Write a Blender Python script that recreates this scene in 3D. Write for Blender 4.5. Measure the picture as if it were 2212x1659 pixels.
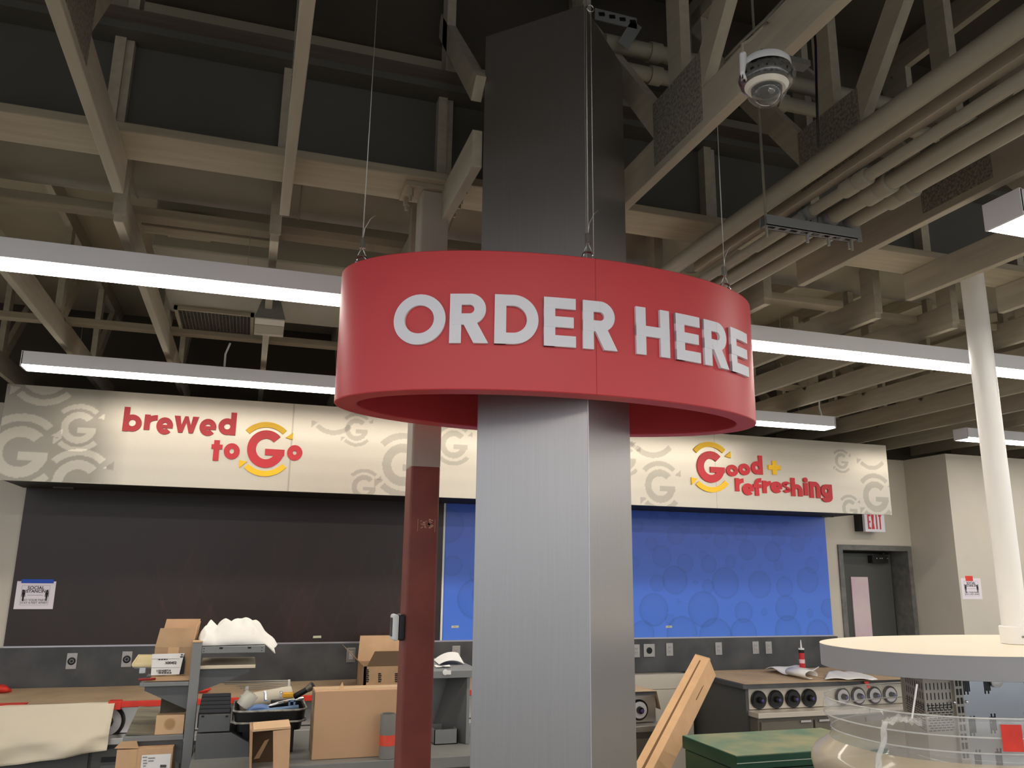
import bpy, bmesh, math, random
import numpy as np
from mathutils import Matrix, Vector
random.seed(7); rng = np.random.default_rng(7)
for _o in list(bpy.data.objects): bpy.data.objects.remove(_o)
SC = bpy.context.scene; COL = SC.collection
# ---------------------------------------------------------------- camera
EYE = 1.80; FPX = 1750.0
RX = np.array([[0.95216658, 0.07986645, 0.29495789], [-0.30534588, 0.2109361, 0.92858486], [0.01194551, -0.97423165, 0.2252332]])
cd = bpy.data.cameras.new('camera'); cam = bpy.data.objects.new('camera', cd); COL.objects.link(cam)
cd.sensor_width = 36; cd.lens = 36*FPX/2212; cd.clip_start = .02; cd.clip_end = 100
m = Matrix.Identity(4)
for i in range(3):
    m[i][0] = RX[i, 0]; m[i][1] = -RX[i, 1]; m[i][2] = -RX[i, 2]
m[2][3] = EYE
cam.matrix_world = m; SC.camera = cam
# ---------------------------------------------------------------- world, exposure
SC.view_settings.view_transform = 'Standard'; SC.view_settings.look = 'None'
SC.view_settings.gamma = 1; SC.view_settings.use_curve_mapping = False
SC.view_settings.exposure = 1.15
wd = bpy.data.worlds.new('daylight'); SC.world = wd; wd.use_nodes = True
WB = wd.node_tree.nodes['Background']; WB.inputs[0].default_value = (.86, .91, 1, 1); WB.inputs[1].default_value = 0.55
LAMP = 7.5          # emission of the linear fixtures' diffusers

def ray(x, y): return RX @ np.array([x-1106., y-829.5, FPX])
def aty(x, y, Y): r = ray(x, y); k = Y/r[1]; return Vector((r[0]*k, Y, EYE+r[2]*k))
def atz(x, y, z): r = ray(x, y); k = (z-EYE)/r[2]; return Vector((r[0]*k, r[1]*k, z))
def atx(x, y, X): r = ray(x, y); k = X/r[0]; return Vector((X, r[1]*k, EYE+r[2]*k))

# ---------------------------------------------------------------- materials
def lin(c): return tuple(((v/255)/12.92 if v/255 <= .04045 else ((v/255+.055)/1.055)**2.4) for v in c)
MATS = {}
def mat(name, rgb, rough=.6, metal=0., var=.0, scale=8., bump=0., stretch=None, rgb2=None, emit=0, trans=0, ior=1.45, attr=None, coat=0, spec=.5, alpha=1.):
    if name in MATS: return MATS[name]
    M = bpy.data.materials.new(name); M.use_nodes = True; nt = M.node_tree; N = nt.nodes; L = nt.links
    B = N['Principled BSDF']; c = lin(rgb)+(1,)
    B.inputs['Base Color'].default_value = c; B.inputs['Roughness'].default_value = rough; B.inputs['Metallic'].default_value = metal
    B.inputs['IOR'].default_value = ior; B.inputs['Specular IOR Level'].default_value = spec
    if trans: B.inputs['Transmission Weight'].default_value = trans
    if coat: B.inputs['Coat Weight'].default_value = coat
    if alpha < 1: B.inputs['Alpha'].default_value = alpha
    if emit: B.inputs['Emission Color'].default_value = c; B.inputs['Emission Strength'].default_value = emit
    tc = N.new('ShaderNodeTexCoord'); mp = N.new('ShaderNodeMapping'); L.new(tc.outputs['Object'], mp.inputs[0])
    if stretch: mp.inputs['Scale'].default_value = stretch
    nz = N.new('ShaderNodeTexNoise'); nz.inputs['Scale'].default_value = scale; nz.inputs['Detail'].default_value = 5; L.new(mp.outputs[0], nz.inputs[0])
    src = None
    if attr:
        a = N.new('ShaderNodeAttribute'); a.attribute_name = attr; src = a.outputs['Color']; L.new(src, B.inputs['Base Color'])
    if var or rgb2:
        mx = N.new('ShaderNodeMix'); mx.data_type = 'RGBA'; cr = N.new('ShaderNodeValToRGB')
        cr.color_ramp.elements[0].position = .35; cr.color_ramp.elements[1].position = .68
        L.new(nz.outputs[0], cr.inputs[0]); L.new(cr.outputs[0], mx.inputs[0])
        c2 = lin(rgb2)+(1,) if rgb2 else tuple(min(1, v*(1+var)) for v in c[:3])+(1,)
        c1 = c if rgb2 else tuple(v*(1-var) for v in c[:3])+(1,)
        mx.inputs[6].default_value = c1; mx.inputs[7].default_value = c2
        L.new(mx.outputs[2], B.inputs['Base Color'])
    if bump:
        bp = N.new('ShaderNodeBump'); bp.inputs['Strength'].default_value = bump; bp.inputs['Distance'].default_value = .004
        L.new(nz.outputs[0], bp.inputs['Height']); L.new(bp.outputs[0], B.inputs['Normal'])
    MATS[name] = M; return M

# ---------------------------------------------------------------- mesh builder (world coordinates)
class MB:
    def __init__(s): s.v = []; s.f = []
    def add(s, vs, fs):
        n = len(s.v); s.v += [tuple(p) for p in vs]; s.f += [tuple(i+n for i in f) for f in fs]; return s
    def box(s, x0, x1, y0, y1, z0, z1):
        x0, x1 = sorted((x0, x1)); y0, y1 = sorted((y0, y1)); z0, z1 = sorted((z0, z1))
        return s.add([(x0,y0,z0),(x1,y0,z0),(x1,y1,z0),(x0,y1,z0),(x0,y0,z1),(x1,y0,z1),(x1,y1,z1),(x0,y1,z1)],
                     [(0,3,2,1),(4,5,6,7),(0,1,5,4),(1,2,6,5),(2,3,7,6),(3,0,4,7)])
    def hexa(s, p):   # 8 corners, bottom 4 ccw then top 4
        return s.add(p, [(0,3,2,1),(4,5,6,7),(0,1,5,4),(1,2,6,5),(2,3,7,6),(3,0,4,7)])
    def slab(s, quad, d):   # quad of 4 points extruded by vector d
        q = [Vector(p) for p in quad]; d = Vector(d); return s.hexa(q+[p+d for p in q])
    def bar(s, p, q, w, h, up=(0,0,1)):   # beam from p to q, section w x h
        p = Vector(p); q = Vector(q); t = (q-p).normalized(); sd = t.cross(Vector(up)).normalized(); u = sd.cross(t)
        a, b = sd*w/2, u*h/2
        return s.hexa([p-a-b, p+a-b, q+a-b, q-a-b, p-a+b, p+a+b, q+a+b, q-a+b])
    def cyl(s, p, q, r, n=20, r2=None, caps=True):
        p = Vector(p); q = Vector(q); t = (q-p).normalized(); a = t.orthogonal().normalized(); b = t.cross(a); r2 = r if r2 is None else r2
        vs = [p+(a*math.cos(2*math.pi*i/n)+b*math.sin(2*math.pi*i/n))*r for i in range(n)]+[q+(a*math.cos(2*math.pi*i/n)+b*math.sin(2*math.pi*i/n))*r2 for i in range(n)]
        fs = [(i, (i+1) % n, n+(i+1) % n, n+i) for i in range(n)]
        if caps: fs += [tuple(range(n-1, -1, -1)), tuple(range(n, 2*n))]
        return s.add(vs, fs)
    def lathe(s, c, prof, n=40, ax=(0,0,1), closed=False):   # prof: (r, h)
        c = Vector(c); t = Vector(ax).normalized(); a = t.orthogonal().normalized(); b = t.cross(a); vs = []; fs = []
        for r, h in prof:
            for i in range(n):
                w = 2*math.pi*i/n; vs.append(c+t*h+(a*math.cos(w)+b*math.sin(w))*r)
        k = len(prof)
        for j in range(k if closed else k-1):
            for i in range(n):
                fs.append((j*n+i, j*n+(i+1) % n, ((j+1) % k)*n+(i+1) % n, ((j+1) % k)*n+i))
        if not closed: fs += [tuple(range(n-1, -1, -1)), tuple(range((k-1)*n, k*n))]
        return s.add(vs, fs)
    def tube(s, pts, r, n=8):
        pts = [Vector(p) for p in pts]; vs = []; fs = []; a = None
        for i, p in enumerate(pts):
            t = (pts[min(i+1, len(pts)-1)]-pts[max(i-1, 0)]).normalized()
            a = t.orthogonal().normalized() if a is None else (a-t*a.dot(t)).normalized()
            b = t.cross(a)
            for k in range(n):
                w = 2*math.pi*k/n; vs.append(p+(a*math.cos(w)+b*math.sin(w))*r)
        for i in range(len(pts)-1):
            for k in range(n): fs.append((i*n+k, i*n+(k+1) % n, (i+1)*n+(k+1) % n, (i+1)*n+k))
        fs += [tuple(range(n-1, -1, -1)), tuple(range((len(pts)-1)*n, len(pts)*n))]
        return s.add(vs, fs)
    def grid(s, P):   # P[i][j] points
        h = len(P); w = len(P[0]); vs = [p for r in P for p in r]
        return s.add(vs, [(i*w+j, i*w+j+1, (i+1)*w+j+1, (i+1)*w+j) for i in range(h-1) for j in range(w-1)])
    def build(s, name, material, parent=None, smooth=False, bevel=0., solid=0., fix=True):
        me = bpy.data.meshes.new(name); off = Vector(parent_loc(parent)); me.from_pydata([tuple(Vector(p)-off) for p in s.v], [], s.f)
        if fix:
            bm = bmesh.new(); bm.from_mesh(me); bmesh.ops.recalc_face_normals(bm, faces=bm.faces); bm.to_mesh(me); bm.free()
        o = bpy.data.objects.new(name, me); COL.objects.link(o); me.materials.append(material)
        if smooth:
            me.polygons.foreach_set('use_smooth', [True]*len(me.polygons)); me.update()
            if smooth != 'full': me.set_sharp_from_angle(angle=math.radians(38))
        if parent is not None: o.parent = parent
        if solid:
            md = o.modifiers.new('s', 'SOLIDIFY'); md.thickness = solid; md.offset = 0
        if bevel:
            md = o.modifiers.new('b', 'BEVEL'); md.width = bevel; md.segments = 2; md.limit_method = 'ANGLE'
        return o
def parent_loc(p):
    l = Vector((0, 0, 0))
    while p is not None: l = l+p.location; p = p.parent
    return l
def tag(o, label=None, cat=None, group=None, kind=None):
    if label: o['label'] = label
    if cat: o['category'] = cat
    if group: o['group'] = group
    if kind: o['kind'] = kind
    return o
def thing(name, label, cat, loc, group=None):
    o = bpy.data.objects.new(name, None); COL.objects.link(o); o.location = loc; o.empty_display_size = .1
    return tag(o, label, cat, group)
def part(o, label): o['label'] = label; return o
def struct(mb, name, m, label, **k): return tag(mb.build(name, m, **k), label, None, None, 'structure')
def copy_tree(o, parent=None):
    c = o.copy(); COL.objects.link(c); c.parent = parent
    for ch in o.children: copy_tree(ch, c)
    return c
def hide_bg(): pass
def text(s, size, p, m, parent, ux=(1,0,0), uy=(0,0,1), name='lettering', depth=.0004, align='CENTER', bold=0., sx=1.):
    cu = bpy.data.curves.new(name, 'FONT'); cu.body = s; cu.size = size; cu.align_x = align; cu.align_y = 'CENTER'; cu.extrude = depth; cu.offset = bold; cu.resolution_u = 3; cu.space_line = .95
    t = bpy.data.objects.new(name, cu); COL.objects.link(t); bpy.context.view_layer.update()
    me = bpy.data.meshes.new_from_object(t); bpy.data.objects.remove(t)
    X = Vector(ux).normalized()*sx; Y = Vector(uy).normalized(); Z = Vector(ux).cross(Y).normalized()
    M4 = Matrix(((X.x, Y.x, Z.x, 0), (X.y, Y.y, Z.y, 0), (X.z, Y.z, Z.z, 0), (0, 0, 0, 1)))
    me.transform(Matrix.Translation(Vector(p)-parent_loc(parent)) @ M4)
    me.materials.clear(); me.materials.append(m)
    o = bpy.data.objects.new(name, me); COL.objects.link(o); o.parent = parent; return o

# ---------------------------------------------------------------- glyph strokes
def bar(x0, y0, x1, y1, w): return ('bar', x0, y0, x1, y1, w)
def arc(cx, cy, rx, ry, a0, a1, w): return ('arc', cx, cy, rx, ry, a0, a1, w)
def poly(*p): return ('poly', p)
def glyph(c, W, H, s):
    if c == 'O' or c == 'o': return [arc(W/2, H/2, W/2-s/2, H/2-s/2, 0, 360, s)]
    if c == 'E': return [bar(s/2, 0, s/2, H, s), bar(0, H-s/2, W, H-s/2, s), bar(0, s/2, W, s/2, s), bar(0, H/2, W*.93, H/2, s*.97)]
    if c == 'H': return [bar(s/2, 0, s/2, H, s), bar(W-s/2, 0, W-s/2, H, s), bar(0, H/2, W, H/2, s*.97)]
    if c == 'D':
        r = H/2; k = max(W-r, s); return [bar(s/2, 0, s/2, H, s), bar(0, H-s/2, k, H-s/2, s), bar(0, s/2, k, s/2, s), arc(k, r, W-k-s/2, r-s/2, -90, 90, s)]
    if c == 'R':
        r = H*.315; k = W*.93-r; cy = H-r
        return [bar(s/2, 0, s/2, H, s), bar(0, H-s/2, k, H-s/2, s), bar(0, H-2*r+s/2, k, H-2*r+s/2, s), arc(k, cy, r-s/2, r-s/2, -90, 90, s),
                poly((W*.30, H-2*r+s*.4), (W*.30+s*1.22, H-2*r+s*.4), (W, 0), (W-s*1.25, 0))]
    if c == 'G':
        return [arc(W/2, H/2, W/2-s/2, H/2-s/2, 43, 360, s), bar(W*.48, H/2-s*.36, W, H/2-s*.36, s*.74)]
    if c == 'b': return [bar(s/2, 0, s/2, H, s), arc(W/2, W/2, W/2-s/2, W/2-s/2, 0, 360, s)]
    if c == 'd': return [bar(W-s/2, 0, W-s/2, H, s), arc(W/2, W/2, W/2-s/2, W/2-s/2, 0, 360, s)]
    if c == 'e': return [arc(W/2, H/2, W/2-s/2, H/2-s/2, 0, 318, s), bar(s*.5, H/2-s*.1, W-.02*W, H/2-s*.1, s*.6)]
    if c == 'r': return [bar(s/2, 0, s/2, H, s), arc(W, H*.42, W-s/2, H*.58-s/2, 92, 180, s)]
    if c == 'n': return [bar(s/2, 0, s/2, H, s), arc(W/2, H-W/2, W/2-s/2, W/2-s/2, 0, 180, s), bar(W-s/2, 0, W-s/2, H-W/2, s)]
    if c == 'h':
        x = H*.66; return [bar(s/2, 0, s/2, H, s), arc(W/2, x-W/2, W/2-s/2, W/2-s/2, 0, 180, s), bar(W-s/2, 0, W-s/2, x-W/2, s)]
    if c == 'i': return [bar(W/2, 0, W/2, H*.70, s), arc(W/2, H-s*.55, s*.28, s*.28, 0, 360, s*.54)]
    if c == 't': return [bar(W*.47, 0, W*.47, H, s), bar(0, H*.68, W, H*.68, s*.85)]
    if c == 'f': return [bar(W*.4, 0, W*.4, H*.72, s), arc(W*.4+W*.42, H*.72, W*.42, H*.28-s/2, 80, 180, s), bar(0, H*.55, W*.9, H*.55, s*.85)]
    if c == 'w':
        return [poly((0, H), (s*1.05, H), (W*.36, 0), (W*.20, 0)), poly((W*.43, H), (W*.57, H), (W*.38, 0), (W*.21, 0)), poly((W*.43, H), (W*.57, H), (W*.80, 0), (W*.63, 0)), poly((W-s*1.05, H), (W, H), (W*.80, 0), (W*.64, 0))]
    if c == 's': return [arc(W/2, H*.73, W/2-s/2, H*.27-s/2*.9, 20, 270, s*.92), arc(W/2, H*.27, W/2-s/2, H*.27-s/2*.9, -160, 90, s*.92)]
    if c == 'g':
        r = W/2; cy = H-r; return [arc(r, cy, r-s/2, r-s/2, 0, 360, s), bar(W-s/2, H, W-s/2, r*.8, s), arc(r, r*.8, r-s/2, r*.8-s/2, -165, 0, s)]
    if c == '+': return [bar(W/2, 0, W/2, H, s), bar(0, H/2, W, H/2, s)]
    if c == 'X': return [poly((0, H), (s*1.2, H), (W, 0), (W-s*1.2, 0)), poly((W-s*1.2, H), (W, H), (s*1.2, 0), (0, 0))]
    if c == 'I': return [bar(W/2, 0, W/2, H, s)]
    if c == 'T': return [bar(W/2, 0, W/2, H, s), bar(0, H-s/2, W, H-s/2, s)]
    # logo swooshes, W = outer diameter of the G
    if c == 'arc_top': return [arc(0, 0, W*.68, W*.68, 46, 139, W*.15), poly((W*.70, W*.50), (W*.70, W*.30), (W*.50, W*.345))]
    if c == 'arc_bottom': return [arc(0, 0, W*.68, W*.68, 226, 320, W*.15), poly((-W*.67, -W*.345), (-W*.66, -W*.56), (-W*.455, -W*.37))]
def strokes_mesh(mb, prims, fn, depth, seg=10):
    """fn(u, v, d) -> world point"""
    dd = [depth]
    def strip(A, B):
        n = len(A); vs = [fn(*p, dd[0]) for p in A]+[fn(*p, dd[0]) for p in B]+[fn(*p, 0) for p in A]+[fn(*p, 0) for p in B]
        fs = []
        for i in range(n-1):
            fs += [(i, i+1, n+i+1, n+i), (2*n+i, 3*n+i, 3*n+i+1, 2*n+i+1), (i, 2*n+i, 2*n+i+1, i+1), (n+i, n+i+1, 3*n+i+1, 3*n+i)]
        fs += [(0, n, 3*n, 2*n), (n-1, 3*n-1, 4*n-1, 2*n-1)]
        mb.add(vs, fs)
    for ip, p in enumerate(prims):
        dd[0] = depth+ip*.0005
        if p[0] == 'bar':
            _, x0, y0, x1, y1, w = p; l = math.hypot(x1-x0, y1-y0); nx, ny = -(y1-y0)/l*w/2, (x1-x0)/l*w/2
            n = max(2, seg if abs(x1-x0) > abs(y1-y0) else 2)
            A = [(x0+(x1-x0)*i/(n-1)+nx, y0+(y1-y0)*i/(n-1)+ny) for i in range(n)]; B = [(a-2*nx, b-2*ny) for a, b in A]
            strip(A, B)
        elif p[0] == 'arc':
            _, cx, cy, rx, ry, a0, a1, w = p; n = max(6, int(abs(a1-a0)/7)); A = []; B = []
            for i in range(n+1):
                a = math.radians(a0+(a1-a0)*i/n); A.append((cx+(rx+w/2)*math.cos(a), cy+(ry+w/2)*math.sin(a))); B.append((cx+(rx-w/2)*math.cos(a), cy+(ry-w/2)*math.sin(a)))
            strip(A, B)
        else:
            q = p[1]; n = len(q); mb.add([fn(*a, dd[0]) for a in q]+[fn(*a, 0) for a in q], [tuple(range(n)), tuple(range(2*n-1, n-1, -1))]+[(i, n+i, n+(i+1) % n, (i+1) % n) for i in range(n)])
def mask(prims, U, V):
    M = np.zeros(U.shape, bool)
    for p in prims:
        if p[0] == 'bar':
            _, x0, y0, x1, y1, w = p; l = math.hypot(x1-x0, y1-y0); tx, ty = (x1-x0)/l, (y1-y0)/l
            a = (U-x0)*tx+(V-y0)*ty; b = -(U-x0)*ty+(V-y0)*tx; M |= (a >= 0) & (a <= l) & (abs(b) <= w/2)
        elif p[0] == 'arc':
            _, cx, cy, rx, ry, a0, a1, w = p; r = np.hypot(U-cx, V-cy); an = (np.degrees(np.arctan2(V-cy, U-cx))-a0) % 360
            M |= (abs(r-rx) <= w/2) & (an <= (a1-a0))
        else:
            q = p[1]; s = None; ins = np.ones(U.shape, bool); ar = sum(q[i][0]*q[(i+1) % len(q)][1]-q[(i+1) % len(q)][0]*q[i][1] for i in range(len(q)))
            for i in range(len(q)):
                x0, y0 = q[i]; x1, y1 = q[(i+1) % len(q)]; c = (x1-x0)*(V-y0)-(y1-y0)*(U-x0); ins &= (c*np.sign(ar) >= 0)
            M |= ins
    return M

# shared materials
M_wall = mat('wall_paint', (205,198,184), .75, var=.03, scale=3, bump=.05)
M_beam = mat('painted_timber', (168,160,142), .75, var=.08, scale=5, bump=.15, stretch=(6,.6,6))
M_beamx = mat('painted_timber_cross', (164,154,134), .75, var=.08, scale=5, bump=.15, stretch=(.6,6,6))
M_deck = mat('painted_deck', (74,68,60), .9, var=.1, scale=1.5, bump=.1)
M_steel = mat('painted_steel', (88,87,81), .55, var=.06, scale=2)
M_pipe = mat('painted_pipe', (150,145,129), .55, var=.05, scale=6)
M_deck2 = mat('painted_deck_far_lit', (168,160,140), .9, var=.06, scale=1.2, bump=.05)  # far deck colour raised to stand in for light it receives
M_duct = mat('galvanised_duct', (150,144,128), .5, var=.06, scale=2)
M_kraft = mat('kraft_cardboard', (206,168,130), .85, var=.07, scale=9, bump=.08)
M_kraft2 = mat('kraft_cardboard_dull', (178,146,112), .88, var=.08, scale=9, bump=.08)
M_kpaper = mat('kraft_paper', (188,162,130), .85, var=.1, scale=4, bump=.2)
M_tape = mat('brown_packing_tape', (206,168,124), .4)
M_white = mat('white_plastic', (236,236,232), .4)
M_paper = mat('white_paper', (238,236,232), .8, bump=.05)
M_black = mat('black_plastic', (16,16,18), .4)
M_ink = mat('black_ink', (30,30,32), .8)
M_grey = mat('dark_grey_laminate', (78,78,76), .5, var=.05, scale=3)
M_shelf = mat('grey_powder_coat', (128,130,130), .5, var=.04, scale=3)
M_shelfd = mat('dark_grey_powder_coat', (92,94,95), .5, var=.04, scale=3)
M_cabd = mat('brown_grey_laminate', (104,98,86), .5, var=.04, scale=3)
M_chrome = mat('chrome', (225,225,225), .18, 1.)
M_sstl = mat('brushed_stainless', (190,186,178), .34, .9, var=.06, scale=20, stretch=(.2,1,12))
M_redtape = mat('red_tape', (226,62,46), .45, var=.1, scale=15)
M_bluetape = mat('blue_tape', (40,84,190), .6)
M_wire = mat('steel_wire', (200,200,196), .35, .8)
# ---------------------------------------------------------------- room shell
D = 7.2
struct(MB().box(-30, 40, -30, 7.5, -.1, 0), 'floor', mat('concrete_floor', (158,154,145), .5, var=.08, scale=2), 'grey concrete shop floor')
ox0, ox1, otop = 5.93, 6.78, 2.065        # door opening
w = MB().box(-7, -2.9, D, D+.3, 0, 3.05).box(-1.89, ox0, D, D+.3, 0, 3.05).box(-2.9, -1.89, D, D+.3, 2.14, 3.05).box(ox0, ox1, D, D+.3, otop, 3.05).box(ox1, 6.9, D, D+.3, 0, 3.05)
struct(w, 'wall_back', M_wall, 'off-white painted back wall behind the drink counters')
struct(MB().box(6.85, 14, 6.62, D+.3, 0, 3.05), 'wall_right', M_wall, 'off-white wall jutting forward right of the grey door')
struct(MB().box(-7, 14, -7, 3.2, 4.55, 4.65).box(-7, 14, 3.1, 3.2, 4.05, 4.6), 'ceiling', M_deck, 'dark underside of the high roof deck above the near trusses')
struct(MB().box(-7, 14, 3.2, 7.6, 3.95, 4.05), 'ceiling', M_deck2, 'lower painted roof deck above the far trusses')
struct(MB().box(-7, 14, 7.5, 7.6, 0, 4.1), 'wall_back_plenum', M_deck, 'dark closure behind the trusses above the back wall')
# door with vision strip
fr = MB().box(ox0-.05, ox0+.005, D-.02, D+.3, 0, otop+.05).box(ox1-.005, ox1+.05, D-.02, D+.3, 0, otop+.05).box(ox0, ox1, D-.02, D+.3, otop-.005, otop+.05)
struct(fr, 'trim_1', mat('primed_steel_frame', (112,112,108), .6, var=.2, scale=14), 'grey door frame with rough paint edges', bevel=.004)
dr = struct(MB().box(ox0+.005, ox1-.03, D+.22, D+.265, 0, otop-.03), 'door_1', mat('grey_door_paint', (86,88,84), .45, var=.04, scale=2), 'dark grey door in the back wall')
a = aty(1836, 1246, D+.22); b = aty(1869, 1246, D+.22)
MB().box(a.x, b.x+.02, D+.205, D+.22, .95, a.z).build('vision_strip', mat('pink_white_film', (236,222,222), .35, var=.06, scale=3, rgb2=(232,200,212)), dr)
cl = MB().box(ox1-.33, ox1-.12, D+.15, D+.22, otop-.13, otop-.05).bar((ox1-.2, D+.12, otop-.03), (ox1-.08, D+.2, otop-.03), .02, .02)
part(cl.build('door_closer', mat('dark_bronze', (30,29,27), .4), dr), 'dark door closer')
for dx in (.03, .075, .10, .17):
    q = MB().lathe((ox1-.30+dx, D+.148, otop-.08), [(.001, 0), (.006, .001), (.001, .004)], 8, ax=(0,-1,0)); q.build('closer_screw', M_chrome, dr, smooth=True)
# left window
wx = -1.89
wf = struct(MB().box(wx-.06, wx, D-.03, D+.3, .9, 2.14).box(-2.9, wx, D-.03, D+.3, 2.08, 2.14).box(-2.9, wx, D-.03, D+.3, .86, .92).box(-2.9, -2.84, D-.03, D+.3, .9, 2.14), 'window_1', mat('window_frame_paint', (120,116,104), .6, var=.1, scale=9), 'grey framed bright window at the left of the back wall')
MB().box(-2.85, wx-.05, D+.2, D+.21, .9, 2.1).build('pane', mat('lit_window', (240,240,225), .3, emit=1.1), wf)
for k in range(3): MB().box(-2.85, wx-.05, D+.17, D+.2, 1.2+.28*k, 1.225+.28*k).build('muntin', MATS["window_frame_paint"], wf)

# ---------------------------------------------------------------- wall panels
def colour_grid(name, x0, x1, z0, z1, Y, step, fn, material, parent, ythick=.004):
    nx = int((x1-x0)/step)+1; nz = int((z1-z0)/step)+1; xs = np.linspace(x0, x1, nx); zs = np.linspace(z0, z1, nz)
    U, V = np.meshgrid(xs, zs); off = parent_loc(parent)
    co = np.stack([U-off.x, np.full_like(U, Y)-off.y, V-off.z], -1).reshape(-1, 3)
    i = (np.arange(nz-1)[:, None]*nx+np.arange(nx-1)[None]).reshape(-1); F = np.stack([i, i+1, i+nx+1, i+nx], -1)
    me = bpy.data.meshes.new(name); me.from_pydata(co.tolist(), [], F.tolist())
    C = fn(U, V).reshape(-1, 3); col = np.concatenate([C, np.ones((len(C), 1))], 1)
    at = me.color_attributes.new('Col', 'FLOAT_COLOR', 'POINT'); at.data.foreach_set('color', col.reshape(-1).astype(np.float32))
    o = bpy.data.objects.new(name, me); COL.objects.link(o); me.materials.append(material); o.parent = parent; return o
# blue bubble panel; circles in photo pixels -> panel coordinates
PZ0, PZ1 = 1.205, 2.42
BUB = [(178,550,30),(292,518,38),(300,650,52),(355,615,30),(165,697,38),(465,632,38),(548,680,46),(655,640,44),(770,600,28),(692,732,56),(862,668,42),(830,740,56),(965,697,48),(1022,668,26),(225,765,62),(352,802,52),(452,757,28),(482,808,50),(600,796,36),(862,815,32),(296,895,80),(572,912,88),(760,920,76),(200,912,48),(478,930,38),(896,932,56),(1022,895,72),(665,832,14),(760,822,14),(408,908,14),(316,1014,16),(180,1058,92),(452,1055,100),(672,1070,60),(905,1050,72),(784,1070,20),(1034,1078,24),(1140,1050,55),(120,1190,75),(335,1190,100),(520,1210,110),(672,1190,88),(915,1175,88),(1080,1190,80),(268,1110,30),(1045,815,46),(90,600,36),(70,800,36),(600,550,30),(735,565,30),(898,570,28),(443,520,30),(105,495,24),(388,718,12),(1090,725,20)]
def bub_fn(U, V):
    base = np.array(lin((64,104,216))); lo = np.array(lin((84,134,240))); t = np.clip((2.1-V)/.9, 0, 1)[..., None]; c = base*(1-t)+lo*t  # lighter toward the bottom: soffit shade worked into the blue
    L = []
    for x, y, r in BUB:
        p = aty(1340+x/2.537, 900+y/2.537, D); q = aty(1340+(x)/2.537, 900+(y-r)/2.537, D); L.append((p.x, p.z, (q-p).length*.96))
    for k in range(26): L.append((1.68+rng.random()*1.9, 1.25+rng.random()*1.15, .04+.16*rng.random()**1.6))
    for x, z, r in L:
        d = np.hypot(U-x, V-z)/r; ins = d < 1; edge = np.exp(-((d-1)/.045)**2)*.13*(d <= 1.04)+ins*(.07+d**6*.08)
        c = c*(1-edge[..., None])*(1+0*ins[..., None])
    return c
bp = thing('bubble_wall_panel', 'blue wall panel printed with overlapping bubbles, under the refreshing sign', 'wall panel', (3.7, D, PZ0))
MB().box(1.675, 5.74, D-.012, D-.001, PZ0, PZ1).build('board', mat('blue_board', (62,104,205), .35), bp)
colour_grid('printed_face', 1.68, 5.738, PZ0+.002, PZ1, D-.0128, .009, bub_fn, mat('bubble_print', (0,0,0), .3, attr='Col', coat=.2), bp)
def brown_fn(U, V):
    c = np.ones(U.shape+(3,))*np.array(lin((46,36,33))); n = 0
    for k in range(16):
        x = -1.8+3.5*(k+.5)/16; ph = rng.random()*6; a = .10+.14*rng.random(); w = .06+.06*rng.random()
        cx = x+a*np.sin((V-1.2)*(2.6+rng.random())+ph); d = (U-cx)
        band = (np.abs(d) < w+.10*np.abs(np.sin(V*2+ph)))
        edge = np.exp(-((np.abs(d)-(w+.10*np.abs(np.sin(V*2+ph))))/.010)**2)
        f = np.clip((2.25-V)/.7, 0, 1)*np.clip((U+1.9)/1.6, .15, 1)
        c = c*(1+(band*.07+edge*.16)[..., None]*f[..., None]*np.array([1.9, .9, .6]))
    return c
bw = thing('brown_wall_panel', 'dark brown wall panel with faint wavy print, under the brewed sign', 'wall panel', (0, D, PZ0))
MB().box(-1.675, 1.655, D-.012, D-.001, PZ0, PZ1).build('board', mat('brown_board', (60,48,44), .4), bw)
colour_grid('printed_face', -1.673, 1.653, PZ0+.002, PZ1, D-.0128, .012, brown_fn, mat('brown_print', (0,0,0), .38, attr='Col'), bw)
M_jtrim = mat('satin_aluminium', (188,184,190), .35, .7)
tag(MB().box(-1.68, 5.745, D-.02, D-.001, PZ0-.008, PZ0+.004).build('panel_trim', M_jtrim), 'thin silver horizontal trim between wall panels and slate backsplash', 'trim')
tag(MB().box(1.655, 1.672, D-.018, D-.001, PZ0+.005, PZ1).build('divider_trim', M_white), 'thin white vertical divider between the brown and blue panels', 'trim')
M_slate = mat('slate_laminate', (84,84,84), .5, rgb2=(58,60,62), scale=3.5, bump=.05)
tag(MB().box(-1.75, 5.78, D-.03, D-.001, .90, PZ0-.009).build('slate_backsplash', M_slate, bevel=.002), 'dark mottled slate backsplash running behind both counters', 'backsplash')

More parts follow.
